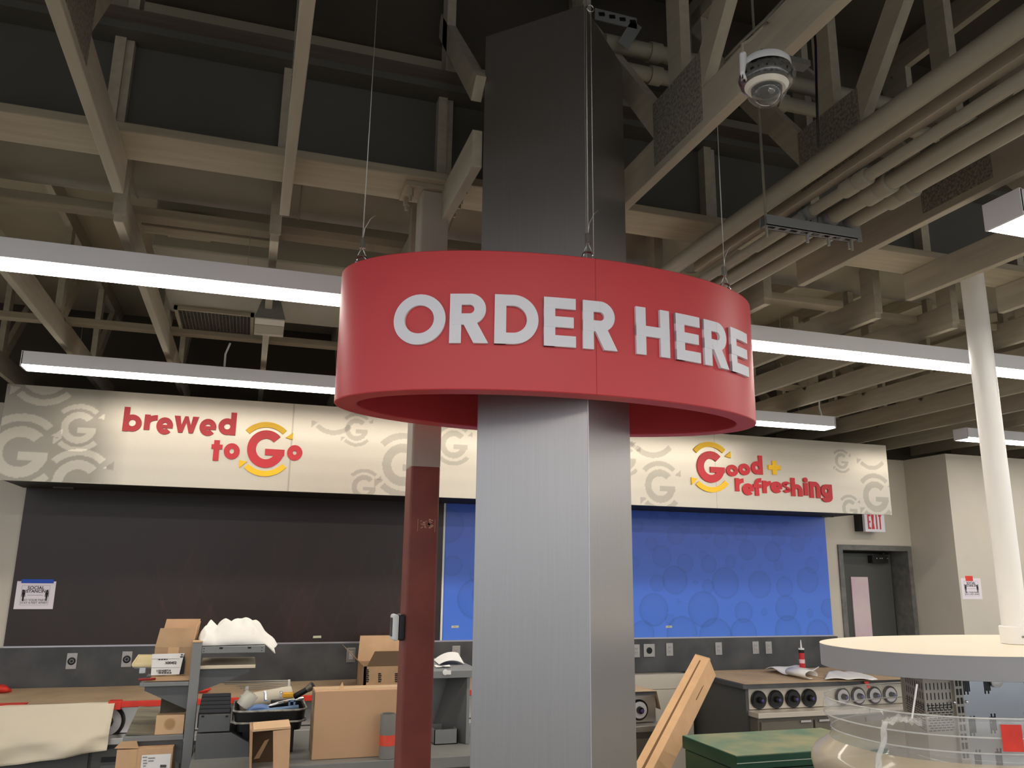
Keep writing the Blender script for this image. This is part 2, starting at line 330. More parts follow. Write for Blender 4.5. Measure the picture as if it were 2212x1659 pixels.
# ---------------------------------------------------------------- sign fascia
FY, FZ0, FZ1, FX0, FX1 = 6.38, 2.37, 3.045, -1.70, 5.875
fb = thing('sign_fascia', 'long brushed metal fascia with printed G logos above both wall panels', 'sign fascia', (2, 6.5, FZ0))
def gs(x, y, r, rot=0, only=None):
    p = aty(x, y, FY); q = aty(x, y-r, FY); R_ = (q-p).length; out = []
    P = [glyph('G', 2*R_, 2*R_, R_*.42)] if only is None or 'g' in only else []
    A = []
    if only is None or 't' in only: A += glyph('arc_top', 2*R_, 2*R_, R_*.40)
    if only is None or 'b' in only: A += glyph('arc_bottom', 2*R_, 2*R_, R_*.40)
    return p, R_, P, A
LG = [(42,976,55,None),(170,924,34,None),(100,806,46,None),(166,1042,48,None),(722,888,34,'b'),(770,928,24,None),(872,1004,46,None),(786,1052,26,None),(1426,1050,36,None),(1408,928,40,'b'),(1818,996,17,None),(1880,972,28,'b'),(1892,1073,33,None),(1836,1099,20,None),(1350,990,26,None),(980,960,30,None),(1180,1010,40,None)]
def fascia_fn(U, V):
    base = np.array(lin((198,190,174))); c = np.ones(U.shape+(3,))*base
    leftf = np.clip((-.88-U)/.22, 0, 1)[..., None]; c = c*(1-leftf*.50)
    c *= (1+.02*np.sin(V*900+rng.random(U.shape)*2))[..., None]
    for x, y, r, only in LG:
        p, R_, P, A = gs(x, y, r, only=only); u = U-p.x; v = V-p.z; M = np.zeros(U.shape, bool)
        for g in P: M |= mask(g, u+R_, v+R_)
        M |= mask(A, u, v)
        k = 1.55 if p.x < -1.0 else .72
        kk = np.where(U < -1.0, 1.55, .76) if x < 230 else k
        c = np.where(M[..., None], c*np.asarray(kk)[..., None] if np.ndim(kk) else c*kk, c)
    for sx in (aty(630, 950, FY).x, aty(1545, 1000, FY).x): c = np.where((abs(U-sx) < .004)[..., None], c*.72, c)
    return c
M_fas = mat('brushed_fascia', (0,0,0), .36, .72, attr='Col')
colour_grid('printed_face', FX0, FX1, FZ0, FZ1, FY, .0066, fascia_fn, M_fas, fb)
MB().box(FX0, FX1, FY+.0006, FY+.03, FZ0, FZ1).build('fascia_board', mat('fascia_core', (190,184,170), .5, .3), fb)
MB().box(FX0, FX1-.11, FY+.031, D-.001, FZ0+.02, FZ0+.05).build('soffit_panel', mat('dark_soffit', (34,33,31), .7), fb)
MB().box(FX0, FX0+.03, FY+.031, D-.001, FZ0+.051, FZ1).box(FX1-.14, FX1-.11, FY+.031, D-.001, FZ0+.051, FZ1).build('return_panel', MATS["fascia_core"], fb)
for x in (-1.45, 5.55): MB().box(x, x+.14, FY+.6, FY+.63, FZ0+.008, FZ0+.02).build('soffit_clip', M_grey, fb)
# raised letters
M_red = mat('sign_red', (206,48,56), .42, var=.02, scale=3)
M_yel = mat('sign_yellow', (250,196,30), .42)
def pxglyph(c, x0, y0, x1, y1, s, Y, m, parent, depth=.012, name='letter'):
    xm, ym = (x0+x1)/2, (y0+y1)/2; L = aty(x0, ym, Y); R_ = aty(x1, ym, Y); T = aty(xm, y0, Y); B = aty(xm, y1, Y)
    W = R_.x-L.x; H = T.z-B.z; sc = W/(x1-x0); mb = MB()
    strokes_mesh(mb, glyph(c, W, H, s*sc), lambda u, v, d: (L.x+u, Y-d, B.z+v), depth)
    return mb.build(name, m, parent)
def swoosh(kind, x, y, wpx, s, Y, m, parent, depth=.012):
    p = aty(x, y, Y); q = aty(x+wpx/2, y, Y); W = (q.x-p.x)*2; mb = MB()
    strokes_mesh(mb, glyph(kind, W, W, s*W/wpx), lambda u, v, d: (p.x+u, Y-d, p.z+v), depth); return mb.build('swoosh', m, parent)
FL = FY-.0008
s1 = thing('brewed_to_go_lettering', 'raised red lettering reading brewed to Go with yellow arrow swooshes', 'sign lettering', (0, FL, 2.6))
def Z5(t): return [(c, x0/2.989, 820+y0/2.989, x1/2.989, 820+y1/2.989) for c, x0, y0, x1, y1 in t]
for c, *q in Z5([('b',797,180,918,336),('r',932,228,1018,327),('e',1010,245,1118,355),('w',1122,238,1282,345),('e',1288,255,1398,364),('d',1412,212,1526,358),('t',1363,392,1435,524),('o',1445,412,1548,515),('o',1853,424,1952,523)]):
    pxglyph(c, *q, 12.5, FL, M_red, s1)
pxglyph('G', 1595/2.989, 820+328/2.989, 1838/2.989, 820+570/2.989, 19, FL, M_red, s1)
for k in ('arc_top', 'arc_bottom'): swoosh(k, 1716/2.989, 820+449/2.989, 243/2.989, 18, FL, M_yel, s1)
s2 = thing('good_and_refreshing_lettering', 'raised red lettering reading Good + refreshing with yellow plus and swooshes', 'sign lettering', (4.5, FL, 2.6))
def Z6(t): return [(c, 1340+x0/2.537, 900+y0/2.537, 1340+x1/2.537, 900+y1/2.537) for c, x0, y0, x1, y1 in t]
for c, *q in Z6([('o',578,264,642,328),('o',646,258,708,322),('d',714,213,776,317),('r',628,338,674,410),('e',667,366,728,432),('f',726,337,776,434),('r',778,352,824,420),('e',822,356,884,420),('s',886,356,930,418),('h',934,337,993,437),('i',1001,334,1026,432),('n',1035,357,1092,446),('g',1098,372,1158,470)]):
    pxglyph(c, *q, 8.2, FL, M_red, s2)
c, *q = Z6([('+',808,242,876,318)])[0]; pxglyph(c, *q, 8.5, FL, M_yel, s2, name='plus_sign')
c, *q = Z6([('G',418,190,568,362)])[0]; pxglyph(c, *q, 14.5, FL, M_red, s2)
for k in ('arc_top', 'arc_bottom'): swoosh(k, 1340+493/2.537, 900+276/2.537, 160/2.537, 14, FL, M_yel, s2)

# ---------------------------------------------------------------- roof trusses, girder, blocking
ZC = 3.15
def web(mb, y0, z0, y1, z1, w=.089, t=.037): mb.bar((0, y0, z0), (0, y1, z1), t, w, up=(0,0,1) if abs(y1-y0) > .05 else (0,1,0)); return mb
M_plate = mat('painted_nail_plate', (128,122,110), .5, var=.45, scale=95, bump=.3)
def near_truss(y0=-3):
    t = thing('roof_truss', '', 'roof truss', (0, 0, 0))
    MB().box(-.0185, .0185, y0, 3.09, ZC, ZC+.14).build('bottom_chord', M_beam, t, bevel=.003)
    MB().box(-.0185, .0185, y0, 3.09, 4.38, 4.52).build('top_chord', M_beam, t)
    for yj in (-.85, .65, 2.15):
        if y0 > 2:
            if yj > 2: web(MB(), 2.46, ZC+.3, 3.1, 4.16).build('diagonal_web', M_beam, t)
            continue
        web(MB(), yj, ZC+.13, yj, 4.40).build('web_post', M_beam, t)
        for s in (1, -1):
            if yj+s*.95 < 3.2: web(MB(), yj+s*.10, ZC+.13, yj+s*.98, 4.42).build('diagonal_web', M_beam, t)
        for s in (-1, 1): MB().box(s*.0186, s*.0205, yj-.16, yj+.16, ZC+.03, ZC+.27).build('nail_plate', M_plate, t)
    web(MB(), 2.98, ZC+.14, 2.98, 4.45).build('web_post', M_beam, t)
    return t
XS = [-1.78, -1.17, -.5625, .034, .645, 1.265, 1.87, 2.43, 3.07, 3.67, 4.28, 4.89, 5.5, 6.1]
near_lab = ['roof truss above the camera, outermost at far left', 'roof truss second from the far left', 'large beige roof truss left of the sign, crossing the upper left corner', 'beige roof truss directly left of the left sign cable, running overhead',
 'roof truss whose chord disappears behind the metal column on its left side', 'roof truss carrying the dome security camera', 'roof truss running beside the thick pipe', 'roof truss right of the pipe bundle', 'roof truss crossing in front of the white pole', 'roof truss whose blunt end shows at the right photo edge',
 'roof truss to the right of the white pole, first of those out of view', 'roof truss second out of view to the right', 'roof truss third out of view to the right', 'roof truss last one out of view to the right']
nt = near_truss(); nt5 = near_truss(2.46)
for i, x in enumerate(XS[:10]):
    o = nt if i == 0 else nt5 if i == 4 else copy_tree(nt); o.location.x = x; tag(o, near_lab[i], 'roof truss', 'near row of roof trusses')
def far_truss():
    t = thing('roof_truss', '', 'roof truss', (0, 0, 0))
    MB().box(-.0185, .0185, 3.37, 7.45, ZC, ZC+.145).build('bottom_chord', M_beam, t, bevel=.003)
    MB().box(-.0185, .0185, 3.37, 7.45, 3.84, 3.949).build('top_chord', M_beam, t)
    for yj in (3.39, 5.3, 6.5):
        web(MB(), yj+.03, ZC+.145, yj+.03, 3.86).build('web_post', M_beam, t)
        if yj > 4: web(MB(), yj+.08, ZC+.14, yj+.62, 3.86).build('diagonal_web', M_beam, t)
    MB().box(-.024, .024, 3.362, 3.37, ZC+.03, ZC+.6).build('hanger_strap', M_beam, t)
    return t
XF = [-2.41, -1.81, -1.205, -.6, .005, .61, 1.215, 1.82, 2.44, 3.135, 3.66, 4.24, 4.82, 5.42, 6.02, 6.62, 7.22, 7.82, 8.42, 9.02]
far_lab = ['far roof truss over the left window', 'far roof truss at the left photo edge behind the near linear light', 'far roof truss left of the linear light end above the brewed sign', 'far roof truss directly behind the large upper left truss', 'far roof truss above the letters brewed, beside the grille',
 'far roof truss above the hanging wedge lamp', 'far roof truss hidden behind the order sign', 'far roof truss right behind the metal column', 'far roof truss ending beside the duct, right of the order sign', 'far roof truss ending above the near light, right of the order sign',
 'far roof truss ending left of the white pole', 'far roof truss passing behind the white pole', 'far roof truss above the end of the far linear light', 'far roof truss reaching the end of the fascia', 'far roof truss above the exit sign', 'far roof truss above the grey door',
 'far roof truss above the jutting wall corner', 'far roof truss above the taped notice on the right wall', 'far roof truss right of the white pole over the right wall', 'far roof truss at the right photo edge over the right wall']
ft = far_truss()
for i, x in enumerate(XF):
    o = ft if i == 0 else copy_tree(ft); o.location.x = x; tag(o, far_lab[i], 'roof truss', 'far row of roof trusses')
# steel girder
g = thing('steel_girder', 'wide painted steel I-beam crossing the room behind the metal column', 'girder', (0, 2.98, 3.29))
MB().box(-7, 9, 2.868, 3.09, 3.29, 3.325).build('bottom_flange', M_beamx, g, bevel=.004)
MB().box(-7, 9, 2.868, 3.09, 3.69, 3.72).build('top_flange', M_steel, g)
MB().box(-7, 9, 2.972, 2.988, 3.325, 3.69).build('beam_web', M_steel, g)
MB().box(-7, 9, 2.90, 3.06, 3.72, 3.80).build('timber_nailer', mat('bare_timber_nailer', (96,84,74), .85, var=.15, scale=6, stretch=(.4,4,9)), g)
for i, x in enumerate(XS[:10]):
    MB().box(x-.045, x-.008, 2.92, 2.971, 3.325, 3.689).build('stiffener', M_beam, g)
# cross blocking between the trusses
BL = [(3.71, 3.30, -3.5, 1.95), (3.80, 3.26, -.55, .0), (4.95, 3.31, -3.5, 5.4), (6.05, 3.32, -3.5, 6.2)]
r3 = atz(0, 690, 3.30).y
blk_lab = ['long flat timber strip across the far trusses behind the girder', 'short timber strip doubled beside the hanger above the near light', 'long timber strip across the far trusses between the two linear lights', 'timber strip across the far trusses just before the sign fascia']
for (y, z, x0, x1), lb in zip([(3.71, 3.296, -3.5, 1.95), (3.83, 3.296, -.57, .0), (r3, 3.296, -3.5, 9), ], blk_lab):
    tag(MB().box(x0, x1, y-.09, y, z, z+.04).build('blocking_strip', M_beamx, bevel=.003), lb, 'timber strip', 'timber strips across the far trusses')
k = 0
for x0, x1, y, nm in ((2.46, 3.05, 3.62, 'between the two truss ends above the near light'), (3.16, 3.64, 3.7, 'just left of the white pole'), (3.69, 4.2, 3.66, 'right behind the white pole'), (4.27, 4.8, 3.66, 'right of the white pole'), (3.16, 3.64, 4.2, 'second row left of the white pole'), (2.46, 3.1, 5.4, 'behind the near linear light by the order sign')):
    tag(MB().box(x0, x1, y-.09, y, 3.25, 3.29).box(x0+.02, x0+.06, y-.06, y-.02, 3.29, 3.40).build('blocking_strip', M_beamx, bevel=.003), 'short pale blocking piece '+nm, 'timber strip', 'short blocking pieces')
# ducts
d1 = thing('round_duct', 'large round sheet metal duct running across behind the girder', 'duct', (0, 3.62, 3.72))
MB().cyl((-6, 3.62, 3.67), (9, 3.62, 3.67), .27, 40).build('duct_body', M_duct, d1, smooth=True)
for i in range(12):
    x = -2+i*.7; MB().lathe((x, 3.62, 3.67), [(.27, 0), (.276, .006), (.27, .012)], 40, ax=(1,0,0)).build('duct_seam', M_duct, d1, smooth=True)
d2 = thing('flat_duct', 'wide flat grey duct with a grille above the far linear light', 'duct', (-.4, 4.8, 3.5))
MB().box(-.57, 1.35, 4.12, 5.22, 3.345, 3.83).build('duct_body', M_duct, d2, bevel=.01)
a = atz(390, 668, 3.42); b = atz(545, 722, 3.42)
p0 = atz(385, 698, 3.33); p1 = atz(548, 700, 3.33)
gr = MB().box(p0.x, p1.x, p0.y-.34, p0.y-.32, 3.322, 3.344).box(p0.x, p1.x, p0.y+.18, p0.y+.20, 3.322, 3.344).box(p0.x, p0.x+.02, p0.y-.34, p0.y+.2, 3.322, 3.344).box(p1.x-.02, p1.x, p0.y-.34, p0.y+.2, 3.322, 3.344)
ge = gr.build('grille_frame', M_beamx, d2)
mb = MB()
for i in range(1, 21): mb.box(p0.x+.02, p1.x-.02, p0.y-.32+i*.0235, p0.y-.315+i*.0235, 3.326, 3.340)
for i in range(1, 22): mb.box(p0.x+i*(p1.x-p0.x)/22, p0.x+i*(p1.x-p0.x)/22+.004, p0.y-.32, p0.y+.18, 3.324, 3.332)
mb.build('grille_louvres', mat('grille_grey', (84,80,72), .6), ge)
MB().box(-.5, -.3, 4.06, 4.115, 3.4, 3.48).build('duct_lug', M_beamx, d2)
# hanging wedge lamp
q = atz(582, 704, 3.07); hl = thing('wedge_lamp', 'grey wedge shaped lamp head hanging below the duct beside the grille', 'lamp', q)
w_ = .078
MB().hexa([(q.x-w_*.9, q.y-.02, 3.02), (q.x+w_*.9, q.y-.02, 3.02), (q.x+w_, q.y+.10, 3.04), (q.x-w_, q.y+.10, 3.04), (q.x-w_, q.y-.05, 3.10), (q.x+w_, q.y-.05, 3.10), (q.x+w_, q.y+.08, 3.12), (q.x-w_, q.y+.08, 3.12)]).build('lamp_head', M_duct, hl, bevel=.004)
MB().hexa([(q.x-w_, q.y-.05, 3.101), (q.x+w_, q.y-.05, 3.101), (q.x+w_, q.y+.08, 3.121), (q.x-w_, q.y+.08, 3.121), (q.x-.03, q.y-.045, 3.26), (q.x+.03, q.y-.045, 3.26), (q.x+.03, q.y-.02, 3.26), (q.x-.03, q.y-.02, 3.26)]).build('lamp_hood', M_steel, hl)
MB().slab([(q.x-.075, q.y-.045, 3.06), (q.x+.075, q.y-.045, 3.06), (q.x+.075, q.y-.052, 3.09), (q.x-.075, q.y-.052, 3.09)], (0,-.004,0)).build('lens_strip', mat('pale_lens', (190,184,170), .3), hl)

# ---------------------------------------------------------------- pipes along Y, strut, clamps
def kpipe(kk, r, z): return EYE and kk*(z-EYE)
pipes = [('large_pipe', 1.285, .036, 3.18, -3, 7.0, 'thickest ceiling pipe, leftmost of the bundle beside the truss'), ('ceiling_pipe', 1.441, .021, 3.115, -3, 6.9, 'thin ceiling pipe, first of the three held on the slotted channel'),
         ('ceiling_pipe', 1.518, .031, 3.11, -3, 6.9, 'middle ceiling pipe of the three held on the slotted channel'), ('ceiling_pipe', 1.59, .031, 3.11, -3, 6.9, 'right ceiling pipe of the three held on the slotted channel')]
pc = []
for nm, kk, r, z, y0, y1, lb in pipes:
    x = kk*(z-EYE); pc.append((x, r, z))
    tag(MB().cyl((x, y0, z), (x, y1, z), r, 24).build(nm, M_pipe, smooth=True), lb, 'pipe', 'ceiling pipes running away from the camera')
sy = 2.34; sz = 3.035; zt = sz+.04
st = thing('slotted_strut_channel', 'slotted metal strut channel hanging under the three ceiling pipes', 'strut channel', (1.9, sy, sz))
S0 = atz(1648, 490, 3.035).x; S1 = atz(1846, 520, 3.035).x
mb = MB().box(S0, S1, sy-.02, sy-.017, sz, zt).box(S0, S1, sy+.017, sy+.02, sz, zt)
mb.box(S0, S1, sy-.02, sy-.009, sz, sz+.003).box(S0, S1, sy+.009, sy+.02, sz, sz+.003)
for i in range(9): mb.box(S0+i*(S1-S0-.017)/8, S0+i*(S1-S0-.017)/8+.017, sy-.009, sy+.009, sz, sz+.003)
mb.build('channel', M_shelf, st)
for x, r, z in pc[1:]:
    mb = MB().lathe((x, sy-.03, z), [(r+.0015, 0), (r+.004, 0), (r+.004, .06), (r+.0015, .06)], 24, ax=(0,1,0), closed=True)
    mb.build('pipe_clamp', M_shelf, st, smooth=True)
    for s in (-1, 1): MB().bar((x+s*(r+.004), sy-.0, z), (x+s*(r+.008), sy, sz), .024, .003, up=(0,1,0)).build('clamp_leg', M_shelf, st)
    MB().lathe((x, sy-.32, z), [(r+.0005, 0), (r+.009, .004), (r+.009, .05), (r+.004, .06), (r+.009, .07), (r+.009, .12), (r+.0005, .125)], 24, ax=(0,1,0), closed=True).build('coupling', M_pipe, st, smooth=True)
    MB().cyl((x, sy+.012, sz-.03), (x, sy+.012, sz), .006, 10).build('clamp_bolt', M_wire, st, smooth=True)
for x in (S0+.012, S1-.012): MB().cyl((x, sy, sz-.04), (x, sy, 4.5), .005, 8).build('threaded_rod', M_pipe, st, smooth=True)
# conduits crossing high up
for dz, r, lb in ((0, .034, 'upper painted conduit crossing above the trusses behind the security camera'), (-.105, .030, 'lower painted conduit crossing above the trusses behind the security camera')):
    p = aty(1400, 112, 2.62); z = p.z+dz
    c = thing('cross_conduit', lb, 'pipe', (p.x, 2.62, z), 'crossing conduits')
    MB().cyl((1.2, 2.62, z), (6.5, 2.62, z), r, 20).build('conduit_body', M_pipe, c, smooth=True)
    for x in (1.40, 2.0, 2.62): MB().cyl((x, 2.62, z), (x+.05, 2.62, z), r+.008, 20).build('coupling', M_pipe, c, smooth=True)
p = aty(1300, 40, 2.5)
s3 = thing('angled_strut_bracket', 'slotted metal bracket poking out beside the top of the metal column', 'bracket', p)
mb = MB(); pa = aty(1285, 30, 2.56); pb_ = aty(1375, 52, 2.56); pc_ = aty(1345, 100, 2.56)
mb.bar(pa, pb_, .006, .05, up=(0,0,1)).bar(pb_, pc_, .006, .05, up=(0,0,1)); mb.build('bracket_body', M_shelf, s3)
for t in (.15, .4, .65, .9):
    q = pa.lerp(pb_, t); MB().bar(q-Vector((.012,.005,0)), q+Vector((.012,-.005,.004)), .006, .014).build('slot', M_black, s3)
# black cable bundle behind camera truss
tag(MB().tube([aty(1565, 130, 2.35), aty(1600, 92, 2.3), aty(1650, 45, 2.25), aty(1720, -30, 2.2)], .006).tube([aty(1566, 138, 2.35), aty(1606, 96, 2.3), aty(1660, 50, 2.25), aty(1730, -20, 2.2)], .006).build('cable_bundle', M_duct, smooth='full'), 'thin cables running up left of the security camera', 'cable')
mb = MB()
for i in range(5): mb.tube([aty(1830+i, 6+i*6, 3.0)+Vector((0,0,.012*i)), aty(1960, 46+i*5, 3.0), aty(2110, 95+i*4, 3.0)+Vector((0,0,.012*i))], .005, 6)
tag(mb.build('wire_bundle', M_duct, smooth='full'), 'bundle of thin wires crossing between trusses at the upper right', 'cable')
tag(MB().tube([aty(1762, 100, 1.95), aty(1764, 200, 1.95), aty(1768, 320, 1.95)][::-1]+[aty(1762, 100, 1.95)+Vector((0,0,1.1))], .004).build('hanging_cable', M_black, smooth='full'), 'thin dark cable dangling right of the security camera', 'cable')
tag(MB().tube([atz(497, 742, 3.25), atz(487, 765, 3.2), aty(485, 792, 5.62)], .007).build('power_cable', M_white, smooth='full'), 'white power cable dropping to the far light above the brewed sign', 'cable')
q = aty(1775, 895, 5.6)
tag(MB().tube([q+Vector((0,0,-.02)), q+Vector((-.02,0,.06)), q+Vector((-.015,0,.13)), q+Vector((.01,0,.2))], .007).build('power_cable', M_white, smooth='full'), 'white power cable dropping to the far light right of the order sign', 'cable')
# ---------------------------------------------------------------- linear lights
M_alu = mat('white_light_housing', (240,240,243), .45)
M_emit = mat('light_diffuser', (255,247,236), .4, emit=LAMP)
def linear_light(x0, x1, y0, lb, grp='linear ceiling lights', z=3.0, h=.098, w=.15, segs=1):
    t = thing('linear_light', lb, 'ceiling light', ((x0+x1)/2, y0+w/2, z), grp)
    MB().box(x0, x1, y0, y0+w, z+.012, z+h).build('housing', M_alu, t, bevel=.002)
    MB().box(x0+.004, x1-.004, y0+.004, y0+w-.004, z, z+.0119).build('diffuser', M_emit, t)
    for x in (x0, x1-.004): MB().box(x-.003, x+.007, y0+.0, y0+w, z-.0005, z+h+.001).build('end_cap', M_alu, t)
    n = max(2, int((x1-x0)/2.4)+1)
    for i in range(n):
        x = x0+.3+(x1-x0-.6)*i/(n-1); MB().cyl((x, y0+w/2, z+h), (x, y0+w/2, 3.30), .0012, 6).build('hanger_wire', M_wire, t)
    return t
linear_light(-3.2, 8.6, 3.555, 'long near linear light passing behind the order sign')
linear_light(-1.425, 4.61, 5.545, 'far linear light hanging in front of the fascia')
linear_light(6.02, 12, 5.55, 'short far linear light showing right of the white pole')
linear_light(2.415, 9, 1.90, 'linear light whose end pokes in at the right edge under the trusses')
linear_light(-6, 1.6, 0.3, 'linear light overhead behind the photographer, left one')
linear_light(2.2, 9, -.2, 'linear light overhead behind the photographer, right one')
linear_light(-5, 7, -2.2, 'linear light furthest behind the photographer')
# ---------------------------------------------------------------- ORDER HERE ring
SS = .80
RCX, RCY, RA, RB, RTH, RZ0, RZ1 = 1.1624*SS, 3.061*SS, .892*SS, .446*SS, -.03, EYE+.62*SS, EYE+1.143*SS
def ell(t, off=0., a=RA, b=RB):
    x = (a+off)*math.cos(t); y = (b+off)*math.sin(t)
    return (RCX+x*math.cos(RTH)-y*math.sin(RTH), RCY+x*math.sin(RTH)+y*math.cos(RTH))
rs = thing('order_sign', 'oval red hanging sign reading ORDER HERE in white letters', 'hanging sign', (RCX, RCY, RZ0))
n = 160; vs = []; fs = []
for off, z in ((0, RZ0), (0, RZ1), (-.068, RZ1), (-.068, RZ0)):
    for i in range(n): x, y = ell(2*math.pi*i/n, off); vs.append((x, y, z))
for j in range(4):
    for i in range(n): fs.append((j*n+i, j*n+(i+1) % n, ((j+1) % 4)*n+(i+1) % n, ((j+1) % 4)*n+i))
MB().add(vs, fs).build('sign_band', mat('order_red', (206,66,72), .42, var=.015, scale=3), rs, smooth=True, bevel=.003)
T = np.linspace(math.pi, 2*math.pi, 4001); E_ = np.array([ell(t) for t in T]); S_ = np.concatenate([[0], np.cumsum(np.hypot(*np.diff(E_, axis=0).T))])
def onring(s, z, d):
    t = np.interp(s, S_, T); x, y = ell(t); x2, y2 = ell(t+1e-3); tx, ty = x2-x, y2-y; l = math.hypot(tx, ty); return (x+ty/l*d, y-tx/l*d, z)
M_let = mat('white_letters', (232,232,240), .45)
ST = .0415*SS
for c, s0, s1 in [('O',.340,.531),('R',.546,.684),('D',.705,.862),('E',.882,1.000),('R',1.027,1.160),('H',1.239,1.385),('E',1.416,1.535),('R',1.558,1.698),('E',1.721,1.858)]:
    s0 *= SS; s1 *= SS; mb = MB(); zb, H = (EYE+.786*SS, .184*SS) if c != 'O' else (EYE+.783*SS, .188*SS)
    strokes_mesh(mb, glyph(c, s1-s0, H, ST), lambda u, v, d: onring(s0+u, zb+v, d+.0006), .009); mb.build('letter', M_let, rs)
mb = MB()
mb.add([onring(1.081*SS, RZ0, .0004), onring(1.0825*SS, RZ0, .0004), onring(1.0825*SS, RZ1, .0004), onring(1.081*SS, RZ1, .0004)], [(0,1,2,3)])
mb.build('panel_seam', mat('seam_red', (150,34,42), .6), rs)
for s_, sx, lb, full in ((.131, .271, 'thin steel cable holding the left end of the order sign', 1), (1.066, 1.173, 'thin steel cable at the middle front of the order sign', 2), (1.772, 1.800, 'thin steel cable holding the right end of the order sign', 0)):
    bx, by, bz = onring(s_*SS, RZ1, -.026)
    e = MB().lathe((bx, by, RZ1+.012), [(.016, -.003), (.020, 0), (.016, .003), (.013, 0)], 20, ax=(.3,1,0), closed=True).cyl((bx, by, RZ1-.002), (bx, by, RZ1+.002), .012, 12)
    e.build('eye_bolt', M_chrome, rs, smooth=True)
    cb = thing('suspension_cable', lb, 'cable', (bx, by, RZ1), 'cables carrying the order sign')
    gz = RZ1+.07; top = (bx+.004, by, 4.54)
    MB().tube([(bx, by, gz), (bx+.002, by, 3.6), top], .0016, 6).build('wire', M_wire, cb, smooth='full')
    MB().tube([(bx-.012, by, RZ1+.03), (bx, by, gz-.01)], .0016, 6).tube([(bx+.012, by, RZ1+.03), (bx, by, gz-.01)], .0016, 6).build('wire_loop', M_wire, cb, smooth='full')
    MB().cyl((bx, by, gz-.016), (bx, by, gz+.016), .009, 16).build('cable_gripper', M_chrome, cb, smooth=True)
    MB().tube([(bx, by, gz+.012), (bx+.004, by, gz+.05), (bx+.02, by, gz+.085), (bx+.035, by, gz+.10)], .0014, 6).build('wire_tail', M_wire, cb, smooth='full')
# second cable pair hanging at far side of ring and the long loop by the column
cb = thing('suspension_cable', 'second thin cable running up beside the metal column edge', 'cable', (1.155*SS, 2.645*SS, RZ1))
MB().tube([(1.155*SS, 2.64*SS, RZ1), (1.155*SS, 2.64*SS, 4.54)], .0014, 6).build('wire', M_wire, cb, smooth='full')
q = aty(1275, 18, 2.64*SS); MB().lathe(q, [(.012, -.002), (.014, 0), (.012, .002), (.010, 0)], 16, ax=(0,1,0), closed=True).build('hook', M_chrome, cb, smooth=True)

# ---------------------------------------------------------------- metal clad column
cc = thing('metal_clad_column', 'square column clad in brushed stainless steel standing inside the oval red sign', 'column', (1.1624*SS, 3.06*SS, 0))
h = .334*SS; KX, KY = 1.1624*SS, 3.06*SS; P4 = [(KX, KY-h), (KX+h, KY), (KX, KY+h), (KX-h, KY)]
def diamond(z0, z1, g=0): return MB().hexa([(x, y, z0) for x, y in P4]+[(x, y, z1) for x, y in P4])
M_col = mat('brushed_column_steel', (166,164,163), .36, .9, var=.02, scale=160, stretch=(1,1,.02), bump=.008)
diamond(0, EYE+2.32*SS).build('cladding', M_col, cc, bevel=.003)
MB().cyl((KX, KY-h-.001, 0), (KX, KY-h-.001, EYE+2.32*SS), .0018, 8).build('corner_seam', M_jtrim, cc)
MB().box(KX-.2, KX+.2, KY-.05, KY+.05, 0, .002).build('base_plate', M_shelf, cc)

# ---------------------------------------------------------------- red oxide steel post
px0, px1, py0, py1 = .547, .656, 2.925, 3.035
rp = thing('steel_post', 'square red-brown primed steel post left of the metal column, grey at its top', 'post', (.6, 2.98, 0))
zt = aty(920, 1005, 2.93).z
M_ox = mat('red_oxide_primer', (112,50,42), .5, rgb2=(128,60,50), scale=7, bump=.08)
MB().box(px0, px1, py0, py1, 0, zt).build('primed_shaft', M_ox, rp, bevel=.008)
part(MB().box(px0-.0006, px1+.0006, py0-.0006, py1+.0006, zt-.01, 3.27).build('painted_top', mat('post_grey', (168,160,146), .6, var=.05, scale=5), rp, bevel=.008), 'grey painted upper length of the post')
MB().box(px0-.07, px1+.07, py0-.02, py1+.02, 3.27, 3.289).build('cap_plate', M_beamx, rp)
for sx in (-1, 1):
    for dy in (0, .085):
        x = (px0+px1)/2+sx*.10; MB().cyl((x, py0+.01+dy, 3.235), (x, py0+.01+dy, 3.27), .013, 6).cyl((x, py0+.01+dy, 3.215), (x, py0+.01+dy, 3.235), .007, 10).build('bolt', M_beamx, rp)
mb = MB(); zs = aty(920, 1130, 2.924)
for i in range(26):
    x = zs.x-.022+random.random()*.05; z = zs.z-.02+random.random()*.03; r = .002+random.random()*.004; mb.box(x, x+r*1.5, py0-.0008, py0-.0001, z, z+r)
mb.box(zs.x-.030, zs.x-.0285, py0-.0008, py0-.0001, zs.z-.03, zs.z+.015).box(zs.x+.033, zs.x+.0345, py0-.0008, py0-.0001, zs.z-.032, zs.z+.015)
part(mb.build('scuff_marks', mat('scuff', (178,140,118), .7), rp), 'pale scuffs and glue traces')
# small device stuck on the post's left side
q = aty(858, 1352, 2.93); dv = thing('card_reader', 'small white and black reader box fixed to the left side of the primed post', 'reader', q)
z0 = aty(855, 1384, 2.93).z; z1 = aty(855, 1327, 2.93).z
MB().box(px0-.022, px0-.001, 2.915, 2.985, z0, z1).build('back_shell', M_black, dv, bevel=.006)
MB().box(px0-.043, px0-.0225, 2.912, 2.988, z0, z1).build('front_shell', mat('light_grey_shell', (214,216,218), .4), dv, bevel=.008)
MB().box(px0-.045, px0-.0432, 2.93, 2.972, z0+.014, z1-.012).build('window_strip', M_black, dv)

